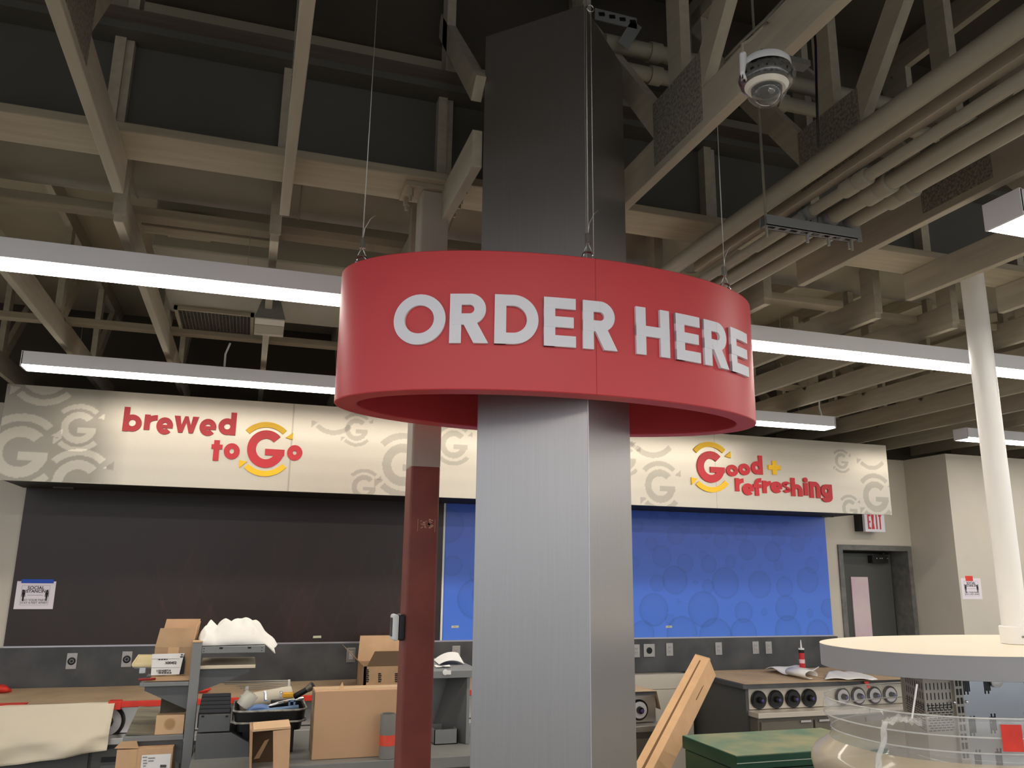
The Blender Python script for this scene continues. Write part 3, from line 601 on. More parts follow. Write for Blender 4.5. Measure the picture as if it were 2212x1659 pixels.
# ---------------------------------------------------------------- white round pole and oval display case
PX, PY = 3.38, 2.98
wp = thing('white_pole', 'white round pole rising from the oval case top to the ceiling girder', 'pole', (PX, PY, 0))
M_pole = mat('white_gloss_paint', (238,236,230), .3)
MB().cyl((PX, PY, 0), (PX, PY, 3.289), .054, 40).build('pole_shaft', M_pole, wp, smooth=True)
zc = aty(2165, 1352, PY).z
MB().lathe((PX, PY, 1.505), [(.060, 0), (.064, .002), (.066, zc-1.505-.004), (.062, zc-1.505)], 40).build('pole_collar', mat('pole_collar_white', (240,238,232), .35), wp, smooth=True)
mb = MB()
for k in range(2): mb.box(PX-.035, PX-.005-.006*k, PY-.0645, PY-.060, zc-.042-.006*k, zc-.040-.006*k)
mb.build('collar_print', M_ink, wp)
dc = thing('oval_display_case', 'oval white-topped display case with perforated steel core and clear acrylic guard', 'display case', (PX, PY, 0))
def sup(a, b, e, t, cx=PX-.02, cy=PY): c, s = math.cos(t), math.sin(t); return (cx+a*math.copysign(abs(c)**(2/e), c), cy+b*math.copysign(abs(s)**(2/e), s))
def loft(prof, e=2.35, n=120, cx=PX-.02, closed=False):
    mb = MB(); vs = []; fs = []
    for a, b, z in prof:
        for i in range(n): x, y = sup(a, b, e, 2*math.pi*i/n, cx); vs.append((x, y, z))
    k = len(prof)
    for j in range(k-1):
        for i in range(n): fs.append((j*n+i, j*n+(i+1) % n, (j+1)*n+(i+1) % n, (j+1)*n+i))
    if closed: fs += [tuple(range(n-1, -1, -1)), tuple(range((k-1)*n, k*n))]
    return mb.add(vs, fs)
cn = part(loft([(.92, .515, 1.41), (.93, .525, 1.412), (.93, .525, 1.5025)], closed=True).build('canopy', mat('shaded_grey_laminate_edge', (156,156,158), .45), dc, smooth=True), 'grey edged oval canopy')  # edge grey also carries the shade left by light from above
loft([(.931, .526, 1.5026), (.930, .525, 1.5045)], closed=True).build('canopy_top', mat('cream_white_laminate', (240,228,206), .55), cn, smooth=True)
M_perf = mat('perforated_steel', (170,164,152), .4, .6)
yf = 2.78
a = aty(1998, 1520, yf); b = aty(2060, 1520, yf); c_ = aty(1952, 1520, yf+.28)
MB().hexa([(a.x, yf, .9), (b.x, yf, .9), (b.x, yf+.28, .9), (c_.x, yf+.28, .9), (a.x, yf, 1.409), (b.x, yf, 1.409), (b.x, yf+.28, 1.409), (c_.x, yf+.28, 1.409)]).build('perforated_core', M_perf, dc)
mb = MB()
zr = aty(2020, 1518, yf).z
for k in range(7):
    for r in range(3): x = a.x+.012+k*.0195; mb.box(x, x+.004, yf-.001, yf+.0005, 1.38-r*.038-.026, 1.38-r*.038)
for r in range(11):
    for k in range(6): x = a.x+.008+k*.021+(r % 2)*.008; mb.box(x, x+.015, yf-.001, yf+.0005, zr-.012-r*.0095, zr-.008-r*.0095)
dirx = Vector((c_.x-a.x, .28, 0)); L_ = dirx.length; dirx.normalize(); nrm = Vector((-dirx.y, dirx.x, 0))
def sp(u, z, d=.001): p = Vector((a.x, yf, z))+dirx*u+nrm*d; return p
for k in range(8):
    for r in range(3):
        u = .02+k*.032; mb.slab([sp(u, 1.354-r*.038), sp(u+.006, 1.354-r*.038), sp(u+.006, 1.38-r*.038), sp(u, 1.38-r*.038)], -nrm*.0015)
for r in range(11):
    for k in range(7): u = .015+k*.037+(r % 2)*.012; mb.slab([sp(u, zr-.012-r*.0095), sp(u+.027, zr-.012-r*.0095), sp(u+.027, zr-.008-r*.0095), sp(u, zr-.008-r*.0095)], -nrm*.0015)
part(mb.build('vent_slots', M_black, dc), 'dark ventilation slots')
mb = MB().box(b.x, b.x+.045, yf-.012, yf+.05, .9, 1.409); mb.build('slotted_upright', M_perf, dc, bevel=.002)
mb = MB()
for k in range(9):
    for j in (0, 1): mb.box(b.x+.008+j*.018, b.x+.018+j*.018, yf-.0135, yf-.0118, 1.39-k*.034-.024, 1.39-k*.034)
mb.build('upright_slot', M_black, dc)
MB().box(b.x+.046, b.x+.9, yf+.03, yf+.05, .9, 1.409).build('polished_back_panel', mat('polished_steel', (200,206,214), .22, 1., bump=.25, scale=5), dc)
mb = MB()
for (x, z) in ((.09, 1.36), (.20, 1.36), (.42, 1.36), (.10, 1.20), (.21, 1.205), (.40, 1.215), (.11, 1.07), (.22, 1.07)):
    for j in range(4): mb.box(b.x+x+j*.009, b.x+x+.0045+j*.009, yf+.028, yf+.0302, z+(j % 2)*.012-.035, z+(j % 2)*.012+.03)
mb.build('panel_slot', M_black, dc)
MB().lathe((b.x+.26, yf+.029, 1.385), [(.02, 0), (.036, .004), (.036, .012), (.028, .014), (.001, .010)], 28, ax=(0,-1,0)).build('round_lamp', M_chrome, dc, smooth=True)
for x, z in ((b.x-.012, 1.305), (b.x+.052, 1.305)): MB().lathe((x, yf-.012, z), [(.006, 0), (.006, .008), (.002, .010)], 12, ax=(0,-1,0)).build('screw', M_chrome, dc, smooth=True)
# acrylic guard
cxg = PX-.02
def gx(px, py): return cxg-aty(px, py, PY).x, aty(px, py, PY).z
prof = []
for px, py in ((1836,1520),(1834,1528),(1833,1552),(1838,1564),(1848,1583),(1849,1600),(1846,1613),(1832,1630),(1821,1641),(1815,1655),(1815,1672),(1822,1700)):
    A_, z = gx(px, py); prof.append((A_, A_-.40, z))
M_acr = mat('clear_acrylic', (240,240,236), .06, alpha=.26, spec=.9, coat=.6)
ac = loft(prof[:7]).build('acrylic_guard', M_acr, dc, smooth=True, fix=True)
part(loft(prof[6:]).build('flared_skirt', mat('frosted_skirt', (222,206,180), .3, alpha=.62, coat=.5), dc, smooth=True), 'beige translucent flared skirt')
A_, z = gx(1834, 1524)
for A2, zz in ((gx(1835,1521)), (gx(1836,1559)), (gx(1849,1592))):
    n = 120; pts = [Vector((*sup(A2+.001, A2-.399, 2.35, 2*math.pi*i/n, cxg), zz)) for i in range(n+1)]
    MB().tube(pts, .0035, 8).build('guard_rim', mat('acrylic_edge', (236,236,232), .12, alpha=.55, coat=.5), ac, smooth='full')
q = aty(2181, 1600, PY-.42)
t_ = [sup(prof[3][0]+.003, prof[3][1]+.003, 2.35, math.radians(a_), cxg) for a_ in (236, 240)]
p_ = [Vector((*sup(prof[2][0]+.002, prof[2][1]+.002, 2.35, tt, cxg), 0)) for tt in np.linspace(4.06, 4.16, 5)]
mb = MB()
zz1, zz0 = prof[1][2]-.005, prof[4][2]
mb.grid([[Vector((p.x, p.y-.002, z)) for p in p_] for z in (zz1, (zz0+zz1)/2, zz0)])
part(mb.build('tape_patch', M_redtape, dc, solid=.0008), 'red tape patch on the acrylic rim')
# hanging plastic film and cord on the guard
mb = MB(); q0 = aty(1912, 1560, 2.62)
P_ = []
for i in range(16):
    r_ = []
    for j in range(5):
        y_ = 1558+i*9; xx = 1908-i*1.6+j*3.2; p = aty(xx, y_, 2.60); r_.append(p+Vector((0, .006*math.sin(i*.9+j*1.7), 0)))
    P_.append(r_)
tag(mb.grid(P_).build('plastic_film_strip', mat('clear_film', (240,240,236), .15, alpha=.35, coat=.5), smooth='full', solid=.0006), 'crumpled clear plastic film strip hanging over the acrylic guard', 'plastic film')
mb = MB(); P_ = []
for i in range(10):
    r_ = []
    for j in range(16):
        p = aty(1905+j*5.8, 1558-11*math.sin(math.pi*j/15)+i*1.2, 2.72-.012*i); r_.append(p+Vector((0, 0, .006*math.sin(i*2.1+j*1.3)+.004*rng.standard_normal())))
    P_.append(r_)
tag(mb.grid(P_).build('plastic_film_heap', MATS["clear_film"], smooth='full', solid=.0006), 'crumpled heap of clear plastic film lying inside the acrylic guard', 'plastic film')
tag(MB().cyl(aty(1981, 1478, 2.66), aty(1970, 1552, 2.66), .0035, 10).build('hanging_white_rod', M_white, smooth=True), 'thin white rod hanging under the oval canopy in front of the perforated steel', 'rod')
loft([(.62, .34, 0), (.62, .34, .90)], closed=True).build('case_body', mat('beige_case', (206,196,178), .6), dc, smooth=True)
loft([(.80, .42, .86), (.80, .42, .899)], closed=True).build('case_deck', MATS["beige_case"], dc, smooth=True)

# ---------------------------------------------------------------- dome security camera
dq = atx(1655, 150, 1.22); dx, dy = 1.13, 1.50
dcen = aty(1655, 160, dy)
ca = thing('dome_security_camera', 'white dome security camera with antenna, wrapped in clear film, on a truss', 'security camera', (dcen.x, dy, 3.2))
ax_ = Vector((.02, -.02, 1)).normalized(); KS = .64
base = aty(1655, 163, dy)
def dl(prof, nm, m, lb=None, n=48, closed=False):
    o = MB().lathe(base, [(r*KS, h_*KS) for r, h_ in prof], n, ax=ax_, closed=closed).build(nm, m, ca, smooth=True)
    return part(o, lb) if lb else o
dl([(.02, .062), (.082, .060), (.092, .048), (.094, .022)], 'mount_collar', mat('camera_white', (226,228,230), .4))
dl([(.094, .0215), (.100, .006), (.104, -.018), (.096, -.038), (.072, -.046)], 'dark_shroud', mat('camera_black', (14,14,14), .22, coat=.6))
dl([(.058, -.040), (.078, -.034), (.082, -.046), (.070, -.062), (.058, -.060)], 'trim_ring', mat('camera_ring', (232,226,212), .4), closed=True)
R0 = .0375; MB().lathe(base, [(R0*math.cos(a_), -.0385-R0*1.05*math.sin(a_)) for a_ in np.linspace(0, 1.52, 14)], 40, ax=ax_).build('lens_dome', mat('smoked_dome', (40,40,42), .05, alpha=.55, coat=1.), ca, smooth=True)
MB().lathe(base, [(.019, -.03), (.022, -.045), (.015, -.056), (.002, -.058)], 24, ax=ax_).build('lens_module', M_black, ca, smooth=True)
MB().lathe(base-ax_*.052+Vector((0,-.022,0)), [(.001, .004), (.009, 0), (.010, -.003), (.001, -.003)], 20, ax=(0,-1,-.4)).build('lens', M_chrome, ca, smooth=True)
mb = MB(); P_ = []
for j in range(12):
    r_ = []
    for i in range(64):
        w_ = 2*math.pi*i/64; a_ = j/11*1.45; R_ = float(np.interp(j, [0, 1, 3, 5, 8, 10, 11], [.0665, .0695, .066, .053, .041, .022, .003]))*(1+.035*math.sin(i*2.3+j)+.02*rng.standard_normal()); zz = float(np.interp(j, [0, 3, 5, 8, 10, 11], [.004, -.018, -.034, -.061, -.078, -.084]))
        u_ = ax_.orthogonal().normalized(); v_ = ax_.cross(u_); r_.append(base+ax_*zz+u_*math.cos(w_)*R_+v_*math.sin(w_)*R_)
    r_.append(r_[0]); P_.append(r_)
mb.grid(P_).build('film_wrap', mat('thin_film_wrap', (235,235,230), .08, alpha=.09, coat=1.), ca, smooth='full')
p0 = aty(1605, 145, dy); p1 = aty(1605, 118, dy); p2 = aty(1606, 158, dy)
MB().cyl(p2, p1, .0085, 20).lathe(p1, [(.0085, 0), (.007, .004), (.003, .005)], 20).lathe(p2, [(.0085, 0), (.006, -.008), (.005, -.014)], 20).build('antenna', MATS["camera_white"], ca, smooth=True)
MB().tube([p2, p2+Vector((0,0,-.02)), base+Vector((-.055,0,.02))], .007).build('antenna_joint', MATS["camera_white"], ca, smooth='full')
MB().tube([p1, p1+Vector((0,0,.03)), aty(1618, 88, dy), aty(1640, 65, dy), aty(1665, 40, 1.75)], .004).build('signal_cable', M_duct, ca, smooth='full')
MB().tube([aty(1638, 145, dy), aty(1640, 125, dy), aty(1650, 112, dy), aty(1658, 112, dy), aty(1655, 128, dy), aty(1645, 142, dy)], .005).build('cable_loop', MATS["camera_white"], ca, smooth='full')
part(MB().tube([aty(1615, 148, dy-.01), aty(1633, 138, dy-.01)], .006).build('red_connector', mat('connector_red', (150,40,34), .5), ca, smooth='full'), 'red connector')
MB().cyl(base+ax_*.038, (base.x, dy, base.z+.06), .018, 16).box(base.x-.02, 1.2455, dy-.015, dy+.015, base.z+.045, base.z+.06).build('mount_arm', M_steel, ca)
# ---------------------------------------------------------------- helpers for clutter
def pbox(x0, y0, x1, y1, Y, dep, mb=None):
    xm, ym = (x0+x1)/2, (y0+y1)/2; X0 = aty(x0, ym, Y).x; X1 = aty(x1, ym, Y).x; Z1 = aty(xm, y0, Y).z; Z0 = aty(xm, y1, Y).z
    mb = mb or MB(); mb.box(X0, X1, Y, Y+dep, Z0, Z1); return mb
def decal(x0, y0, x1, y1, Y, m, parent, nm, t=.0008):
    return pbox(x0, y0, x1, y1, Y-t-.0003, t).build(nm, m, parent)
# wall notices
def notice(x, z, w_, h_, Y, tape, lb, skew=0):
    t = thing('taped_notice', lb, 'paper notice', (x, Y, z))
    MB().box(x-w_/2, x+w_/2, Y-.0015, Y-.0005, z-h_/2, z+h_/2).build('sheet', mat('notice_paper', (236,228,236), .8), t)
    f = .0012; bw_, bh = w_*.36, h_*.36; mb = MB()
    for a_ in ((-bw_, bw_, bh-f, bh), (-bw_, bw_, -bh, -bh+f), (-bw_, -bw_+f, -bh, bh), (bw_-f, bw_, -bh, bh)): mb.box(x+a_[0], x+a_[1], Y-.0021, Y-.0016, z+a_[2], z+a_[3])
    mb.build('border_line', mat('grey_ink', (120,116,124), .8), t)
    Yl = Y-.002
    text('SOCIAL', .034, (x, Yl, z+bh*.72), M_ink, t, bold=.0006); text('DISTANCING', .031, (x, Yl, z+bh*.38), M_ink, t, bold=.0006)
    text('DO YOUR PART.', .022, (x, Yl, z-bh*.50), M_ink, t); text('STAY 6 FEET APART', .021, (x, Yl, z-bh*.76), M_ink, t)
    MB().box(x-w_*.2, x+w_*.2, Y-.0021, Y-.0016, z-.001, z+.001).build('distance_line', M_ink, t)
    for s in (-1, 1):
        cx = x+s*bw_*.83; mb = MB().cyl((cx, Y-.0016, z+.030), (cx, Y-.0022, z+.030), .0075, 14)
        mb.add([(cx-.011, Yl-.0001, z+.019), (cx-.008, Yl-.0001, z+.022), (cx+.008, Yl-.0001, z+.022), (cx+.011, Yl-.0001, z+.019), (cx+.013, Yl-.0001, z-.012), (cx+.009, Yl-.0001, z-.012), (cx+.0065, Yl-.0001, z+.008), (cx+.006, Yl-.0001, z-.042), (cx+.001, Yl-.0001, z-.042), (cx, Yl-.0001, z-.012), (cx-.001, Yl-.0001, z-.042), (cx-.006, Yl-.0001, z-.042), (cx-.0065, Yl-.0001, z+.008), (cx-.009, Yl-.0001, z-.012), (cx-.013, Yl-.0001, z-.012)], [tuple(range(14, -1, -1))])
        mb.build('person_icon', M_ink, t, fix=False)
    tx0, tx1, tz0, tz1, tm = tape; part(MB().box(x+tx0, x+tx1, Y-.0026, Y-.0022, z+tz0, z+tz1).build('tape_strip', tm, t), 'coloured tape strip along the top')
    return t
a = aty(32, 1257, D-.013); b = aty(110, 1314, D-.013)
notice((a.x+b.x)/2+.015, (a.z+b.z)/2, .265, .205, D-.0135, (-.105, .115, .088, .118, M_bluetape), 'white social distancing notice held by blue tape on the brown panel')
YR = 6.62; a = aty(2075, 1250, YR); b = aty(2122, 1293, YR)
notice((a.x+b.x)/2, (a.z+b.z)/2, .255, .205, YR, (-.065, .03, .075, .125, M_redtape), 'white social distancing notice held by red tape on the right wall')
# exit sign
a = aty(1862, 1113, 7.05); b = aty(1910, 1150, 7.05)
ex = thing('exit_sign', 'white EXIT sign with red letters above the grey door', 'exit sign', ((a.x+b.x)/2, 7.1, b.z))
ez0, ez1 = b.z, b.z+.21; ex0, ex1 = a.x+.03, b.x+.02
MB().box(ex0, ex1, 7.05, 7.09, ez0, ez1).build('sign_face', mat('exit_white', (236,232,240), .4), ex, bevel=.006)
MB().box(ex0-.01, ex1-.02, 7.091, 7.199, ez0+.01, ez1-.01).build('back_box', M_black, ex)
lx = ex0+.035; W_ = (ex1-ex0-.07)/4
for i, c in enumerate('EXIT'):
    mb = MB(); ww = W_*.82 if c != 'I' else W_*.3; o_ = lx+i*W_+(W_*.3 if c == 'I' else 0)
    strokes_mesh(mb, glyph(c, ww, .15, .018), lambda u, v, d: (o_+u, 7.0497-d, ez0+.03+v), .001); mb.build('letter', M_red, ex)
# masking tape labels on the panels
for (x, y), lb, pr in (((685, 1376), 'small masking tape label low on the brown panel', 0), ((983, 1354), 'small masking tape label low on the blue panel between post and column', 1), ((1445, 1354), 'small masking tape label low on the blue panel right of the column', 1)):
    p = aty(x, y, D-.014); t = thing('masking_tape_label', lb, 'tape label', p)
    MB().slab([(p.x-.033, D-.0135, p.z-.009), (p.x+.034, D-.0135, p.z-.008), (p.x+.033, D-.0135, p.z+.011), (p.x-.032, D-.0135, p.z+.009)], (0, -.0006, 0)).build('tape_piece', mat('masking_tape', (206,206,176), .8), t)
    if pr: MB().tube([(p.x-.012, D-.0145, p.z), (p.x-.004, D-.0145, p.z+.005), (p.x+.002, D-.0145, p.z-.001), (p.x+.010, D-.0145, p.z+.003)], .0012, 5).build('pen_scribble', M_ink, t)
# outlets
def outlet(px, py, kind, lb):
    p = aty(px, py, D-.031); t = thing('wall_outlet', lb, 'outlet', p, 'outlets along the backsplash'); x, z, Y = p.x, p.z, D-.031
    w_ = .115 if kind == 'twist2' else .072
    MB().box(x-w_/2, x+w_/2, Y-.006, Y, z-.058, z+.058).build('cover_plate', mat('steel_plate', (176,172,166), .35, .75), t, bevel=.002)
    if kind.startswith('twist'):
        r = .028 if kind == 'twist' else .029
        MB().lathe((x, Y-.006, z), [(r, 0), (r, .004), (r*.75, .005), (r*.7, .002), (r*.3, .002), (r*.28, .005), (.001, .005)], 28, ax=(0,-1,0)).build('round_socket', M_black, t, smooth=True)
        if kind == 'twist': MB().lathe((x, Y-.0085, z), [(.010, 0), (.013, .0012), (.016, 0), (.013, -.001)], 24, ax=(0,-1,0), closed=True).build('socket_ring', M_shelf, t, smooth=True)
        for dz in (-.045, .045):
            for dx_ in ((0,) if kind == 'twist' else (-.03, .03)): MB().lathe((x+dx_, Y-.006, z+dz), [(.004, 0), (.003, .0015)], 10, ax=(0,-1,0)).build('screw', M_chrome, t)
    else:
        MB().box(x-.017, x+.017, Y-.009, Y-.006, z-.034, z+.034).build('receptacle', mat('outlet_grey', (170,168,164), .5), t, bevel=.002)
        for dz in (-.018, .018):
            MB().box(x-.009, x-.006, Y-.0095, Y-.009, z+dz-.002, z+dz+.008).box(x+.006, x+.009, Y-.0095, Y-.009, z+dz-.002, z+dz+.008).box(x-.002, x+.002, Y-.0095, Y-.009, z+dz-.010, z+dz-.006).build('slot_holes', M_ink, t)
outlet(155, 1428, 'twist', 'steel plate with round black socket, leftmost on the slate backsplash')
outlet(274, 1424, 'twist', 'steel plate with round black socket, second from left on the backsplash')
outlet(758, 1415, 'duplex', 'duplex outlet behind the open cardboard box on the counter')
outlet(985, 1410, 'duplex', 'duplex outlet behind the papers, between the post and the column')
outlet(1374, 1406, 'duplex', 'outlet plate half hidden by the right edge of the metal column')
outlet(1402, 1405, 'twist2', 'double width plate with one black round socket')
outlet(1446, 1403, 'duplex', 'outlet just right of the double width plate')
outlet(1552, 1401, 'duplex', 'outlet right behind the top of the leaning long box')
outlet(1632, 1399, 'duplex', 'left one of the two close outlets above the white papers')
outlet(1660, 1399, 'duplex', 'right one of the two close outlets above the white papers')

# ---------------------------------------------------------------- drink counters
def dispenser(x, z, Y, r, white, parent, glow=(70,56,130)):
    o = MB().lathe((x, Y, z), [(r, 0), (r, .016), (r*.93, .022), (r*.80, .020), (r*.78, .010), (.001, .008)], 40, ax=(0,-1,0)).build('cup_dispenser', mat('dispenser_rubber', (20,20,20), .35), parent, smooth=True)
    MB().lathe((x, Y-.0215, z), [(r*.80, 0), (r*.80, .001), (r*.36, .001), (r*.36, 0)], 40, ax=(0,-1,0)).build('face_ring', mat('dispenser_white', (196,194,196), .4) if white else mat('dispenser_black', (30,29,29), .35), o, smooth=True)
    MB().lathe((x, Y-.023, z), [(r*.36, 0), (r*.33, .03), (r*.22, .045), (.001, .045)], 8, ax=(0,-1,0)).build('hub', M_black, o)
    MB().lathe((x, Y-.0685, z), [(r*.17, 0), (r*.15, .001), (.001, .001)], 20, ax=(0,-1,0)).build('hub_cap', mat('purple_cap', glow, .4), o, smooth=True)
    return o
rc = thing('drinks_counter', 'right-hand drinks counter with eight round cup dispensers under the blue panel', 'counter', (5, 6.6, 0))
RX0, RX1, RF, RL = 4.05, 6.35, 6.24, 6.08
MB().box(RX0-.04, RX1, RF-.05, D-.032, .868, .905).build('worktop', M_slate, rc, bevel=.003)
part(MB().box(RX0, RX0+.03, RF-.02, D-.032, 0, .867).build('end_panel', M_grey, rc), 'dark end panel')
M_cream = mat('cream_steel_panel', (206,196,180), .35, .35)
MB().box(RX0+.031, RX0+.031+1.07, RF, RF+.03, .70, .867).build('dispenser_panel', M_cream, rc)
MB().box(RX0+.031+1.075, RX1, RF, RF+.03, .70, .867).build('dispenser_panel', M_cream, rc)
MB().box(RX0+.02, RX0+1.12, RL, RF+.03, .655, .695).build('ledge', M_cream, rc, bevel=.003)
MB().box(RX0+1.125, RX1, RL, RF+.03, .655, .695).build('ledge', M_cream, rc, bevel=.003)
MB().box(RX0+.031, RX1, RL+.03, D-.04, .02, .654).build('carcass', M_cabd, rc)
for i in range(5):
    x0 = RX0+.05+i*.52; dd = MB().box(x0, x0+.50, RL+.01, RL+.029, .06, .625).build('door', M_cabd, rc, bevel=.002)
    hx = x0+.42 if i % 2 == 0 else x0+.08
    MB().box(hx-.05, hx+.05, RL-.008, RL+.0095, .612, .628).build('door_handle', M_chrome, dd)
zz = .775
for i, px in enumerate((1638, 1675, 1712, 1747)): p = aty(px, 1518, RF); dispenser(p.x, zz, RF, .073, False, rc)
for i, px in enumerate((1819, 1853, 1888, 1922)): p = aty(px, 1512, RF); dispenser(p.x, zz, RF, .073, True, rc)
mb = MB().slab([(RX0+.0, 7.1, .906), (RX0-.02, RF-.055, .906), (RX1, RF-.06, .906), (RX1, 7.1, .906)], (0, 0, .003))
mb.slab([(RX0+.9, RF-.09, .910), (RX0+1.9, RF-.10, .910), (RX0+1.9, 6.6, .910), (RX0+.9, 6.6, .910)], (0, 0, .002))
tag(mb.build('kraft_cover_sheet', M_kpaper), 'kraft paper sheets covering the right-hand counter top', 'kraft paper')
# left counter
lc = thing('coffee_counter', 'long counter under the brown panel covered with kraft paper', 'counter', (0, 6.7, 0))
LF, LL = 6.42, 6.26
MB().box(-3.2, 3.10, LF-.05, D-.032, .868, .905).build('worktop', M_slate, lc)
MB().box(-3.2, 3.06, LF, LF+.03, .70, .867).build('dispenser_panel', mat('stainless_panel', (200,198,194), .3, .8), lc)
MB().box(-3.2, 3.08, LL, LF+.03, .655, .695).build('ledge', MATS["stainless_panel"], lc, bevel=.003)
MB().box(-3.2, 3.06, LL+.03, D-.04, .02, .654).build('carcass', M_grey, lc)
for i in range(11):
    x0 = -3.1+i*.56
    dd = MB().box(x0, x0+.54, LL+.01, LL+.029, .06, .63).build('door', M_grey, lc, bevel=.002)
    if i == 4:
        for k in range(2): MB().box(x0+.06, x0+.5, LL+.004, LL+.0098, .50+k*.05, .53+k*.05).build('vent_slot', M_black if k else M_shelfd, dd)
p = aty(232, 1562, LF); dispenser(p.x, .775, LF, .11, True, lc)
# right end bit of that counter nearer the column
rb = thing('counter_end_unit', 'counter end unit with one round dispenser just right of the metal column', 'counter unit', (2.9, 6.0, 0))
p = aty(1427, 1560, 5.9); EX1 = p.x; EX0 = 2.3
q = aty(1400, 1488, 5.9)
MB().box(EX0, EX1-.02, 5.93, 6.24, .70, .90).build('dispenser_panel', MATS["stainless_panel"], rb, bevel=.004)
MB().box(EX0, EX1, 5.80, 6.24, .655, .695).build('ledge', MATS["stainless_panel"], rb, bevel=.003)
MB().box(EX0, EX1-.02, 5.85, 6.20, 0, .654).build('cabinet', M_cabd, rb)
MB().box(EX0, EX1-.07, 5.83, 5.849, .05, .60).build('door', M_cabd, rb, bevel=.002)
MB().box(EX0, EX1-.06, 5.86, 6.24, .901, .93).build('worktop', M_slate, rb)
p = aty(1379, 1534, 5.93); dispenser(p.x, .79, 5.93, .075, True, rb)
tag(MB().slab([(EX0, 5.84, .9305), (EX1-.05, 5.84, .9305), (EX1-.10, 6.30, .935), (EX0, 6.30, .935)], (0,0,.002)).slab([(EX1-.049, 5.86, .931), (EX1+.03, 5.95, .78), (EX1+.03, 6.28, .78), (EX1-.09, 6.30, .934)], (.002,0,0)).build('kraft_cover_sheet', M_kpaper), 'small kraft sheet folding over the counter end unit beside the column', 'kraft paper')
wb = thing('white_base_panel', 'white base panel filling the gap between the two counters below the backsplash', 'panel', (3.6, 7.0, 0))
MB().box(3.11, 4.0, 7.0, 7.03, 0, .77).build('lower_board', M_wall, wb); MB().box(3.11, 4.0, 7.005, 7.035, .775, .90).build('upper_board', M_wall, wb)
# kraft top and hanging paper on left counter
mb = MB(); P_ = []
for i in range(8):
    P_.append([Vector((-3.0+j*.245, 6.38+i*.112, .907+.003*math.sin(j*1.3)*math.sin(i)+.002*rng.random())) for j in range(24)])
tag(mb.grid(P_).build('kraft_cover_sheet', M_kpaper, solid=.002), 'long kraft paper sheet covering the left counter top', 'kraft paper')
a = aty(0, 1535, 6.34); b = aty(248, 1527, 6.34)
P_ = []
for i in range(22):
    t = i/21; r_ = []
    for j in range(40):
        s = j/39; X = -2.6+(b.x+2.6)*s; zt_ = .913; bot = .897-(.36-.10*max(0, (s-.55)/.45)); z = zt_+(bot-zt_)*t
        yy = 6.335-.13*min(1, t*1.5)-.022*t*math.sin(s*21+t*3)-.012*t*math.sin(s*47+t*5)-.03*t*max(0, math.sin((s-t*.4)*14))-.012*abs(math.sin((s*1.7+t)*6))-.02*max(0, 1-abs(s-.86-.25*(1-t))*14); r_.append(Vector((X, yy, z)))
    P_.append(r_)
tag(MB().grid(P_).build('white_paper_drape', mat('white_masking_paper', (226,214,190), .85, bump=.1, scale=6), smooth='full', solid=.0015), 'creased white masking paper hanging off the front of the left counter', 'paper')
tag(MB().box(-3.0, aty(55, 1520, 6.34).x, 6.33, 6.42, .898, .915).build('red_tape_strip', M_redtape), 'red tape along the counter edge at the far left of the white paper', 'tape', 'red tape strips')
a = aty(238, 1520, 6.34); b = aty(345, 1515, 6.34)
tag(MB().box(a.x, 2.0, 6.325, 6.345, .875, .914).box(a.x-.01, a.x+.07, 6.318, 6.40, .862, .918).build('red_tape_strip', M_redtape, bevel=.004), 'red tape along the counter edge right of the white paper', 'tape', 'red tape strips')
def crumple(c, r, nm, m, lb, cat, sc=(1,1,.5), seed=1, rough=.25):
    bm = bmesh.new(); bmesh.ops.create_icosphere(bm, subdivisions=3, radius=1); rg = np.random.default_rng(seed); K = rg.normal(size=(5, 3))*2.5; ph = rg.random(5)*6
    for v in bm.verts:
        d_ = 1+sum(rough/2*math.sin(K[k]@np.array(v.co)+ph[k]) for k in range(5))
        v.co = Vector((c[0]+v.co.x*r*sc[0]*d_, c[1]+v.co.y*r*sc[1]*d_, c[2]+v.co.z*r*sc[2]*d_))
    me = bpy.data.meshes.new(nm); bm.to_mesh(me); bm.free(); me.materials.append(m); me.polygons.foreach_set('use_smooth', [True]*len(me.polygons))
    o = bpy.data.objects.new(nm, me); COL.objects.link(o)
    return tag(o, lb, cat) if lb else o
p = atz(6, 1492, .92); crumple((p.x-.02, p.y, .93), .06, 'crumpled_red_tape', M_redtape, 'crumpled red tape ball at the left edge of the counter', 'tape', (1.2,1,.5), 3)
p = atz(438, 1494, .92); crumple((p.x, p.y, .93), .04, 'crumpled_red_tape', M_redtape, 'crumpled red tape scrap behind the shelf upright on the counter', 'tape', (1.2,1,.5), 4)
p = aty(24, 1538, 6.31); part(MB().lathe((p.x, 6.36, p.z), [(.018, -.1), (.018, .045), (.001, .05)], 16, ax=(0,-1,0)).build('black_knob', M_black, lc, smooth=True), 'black knob poking through the masking paper')

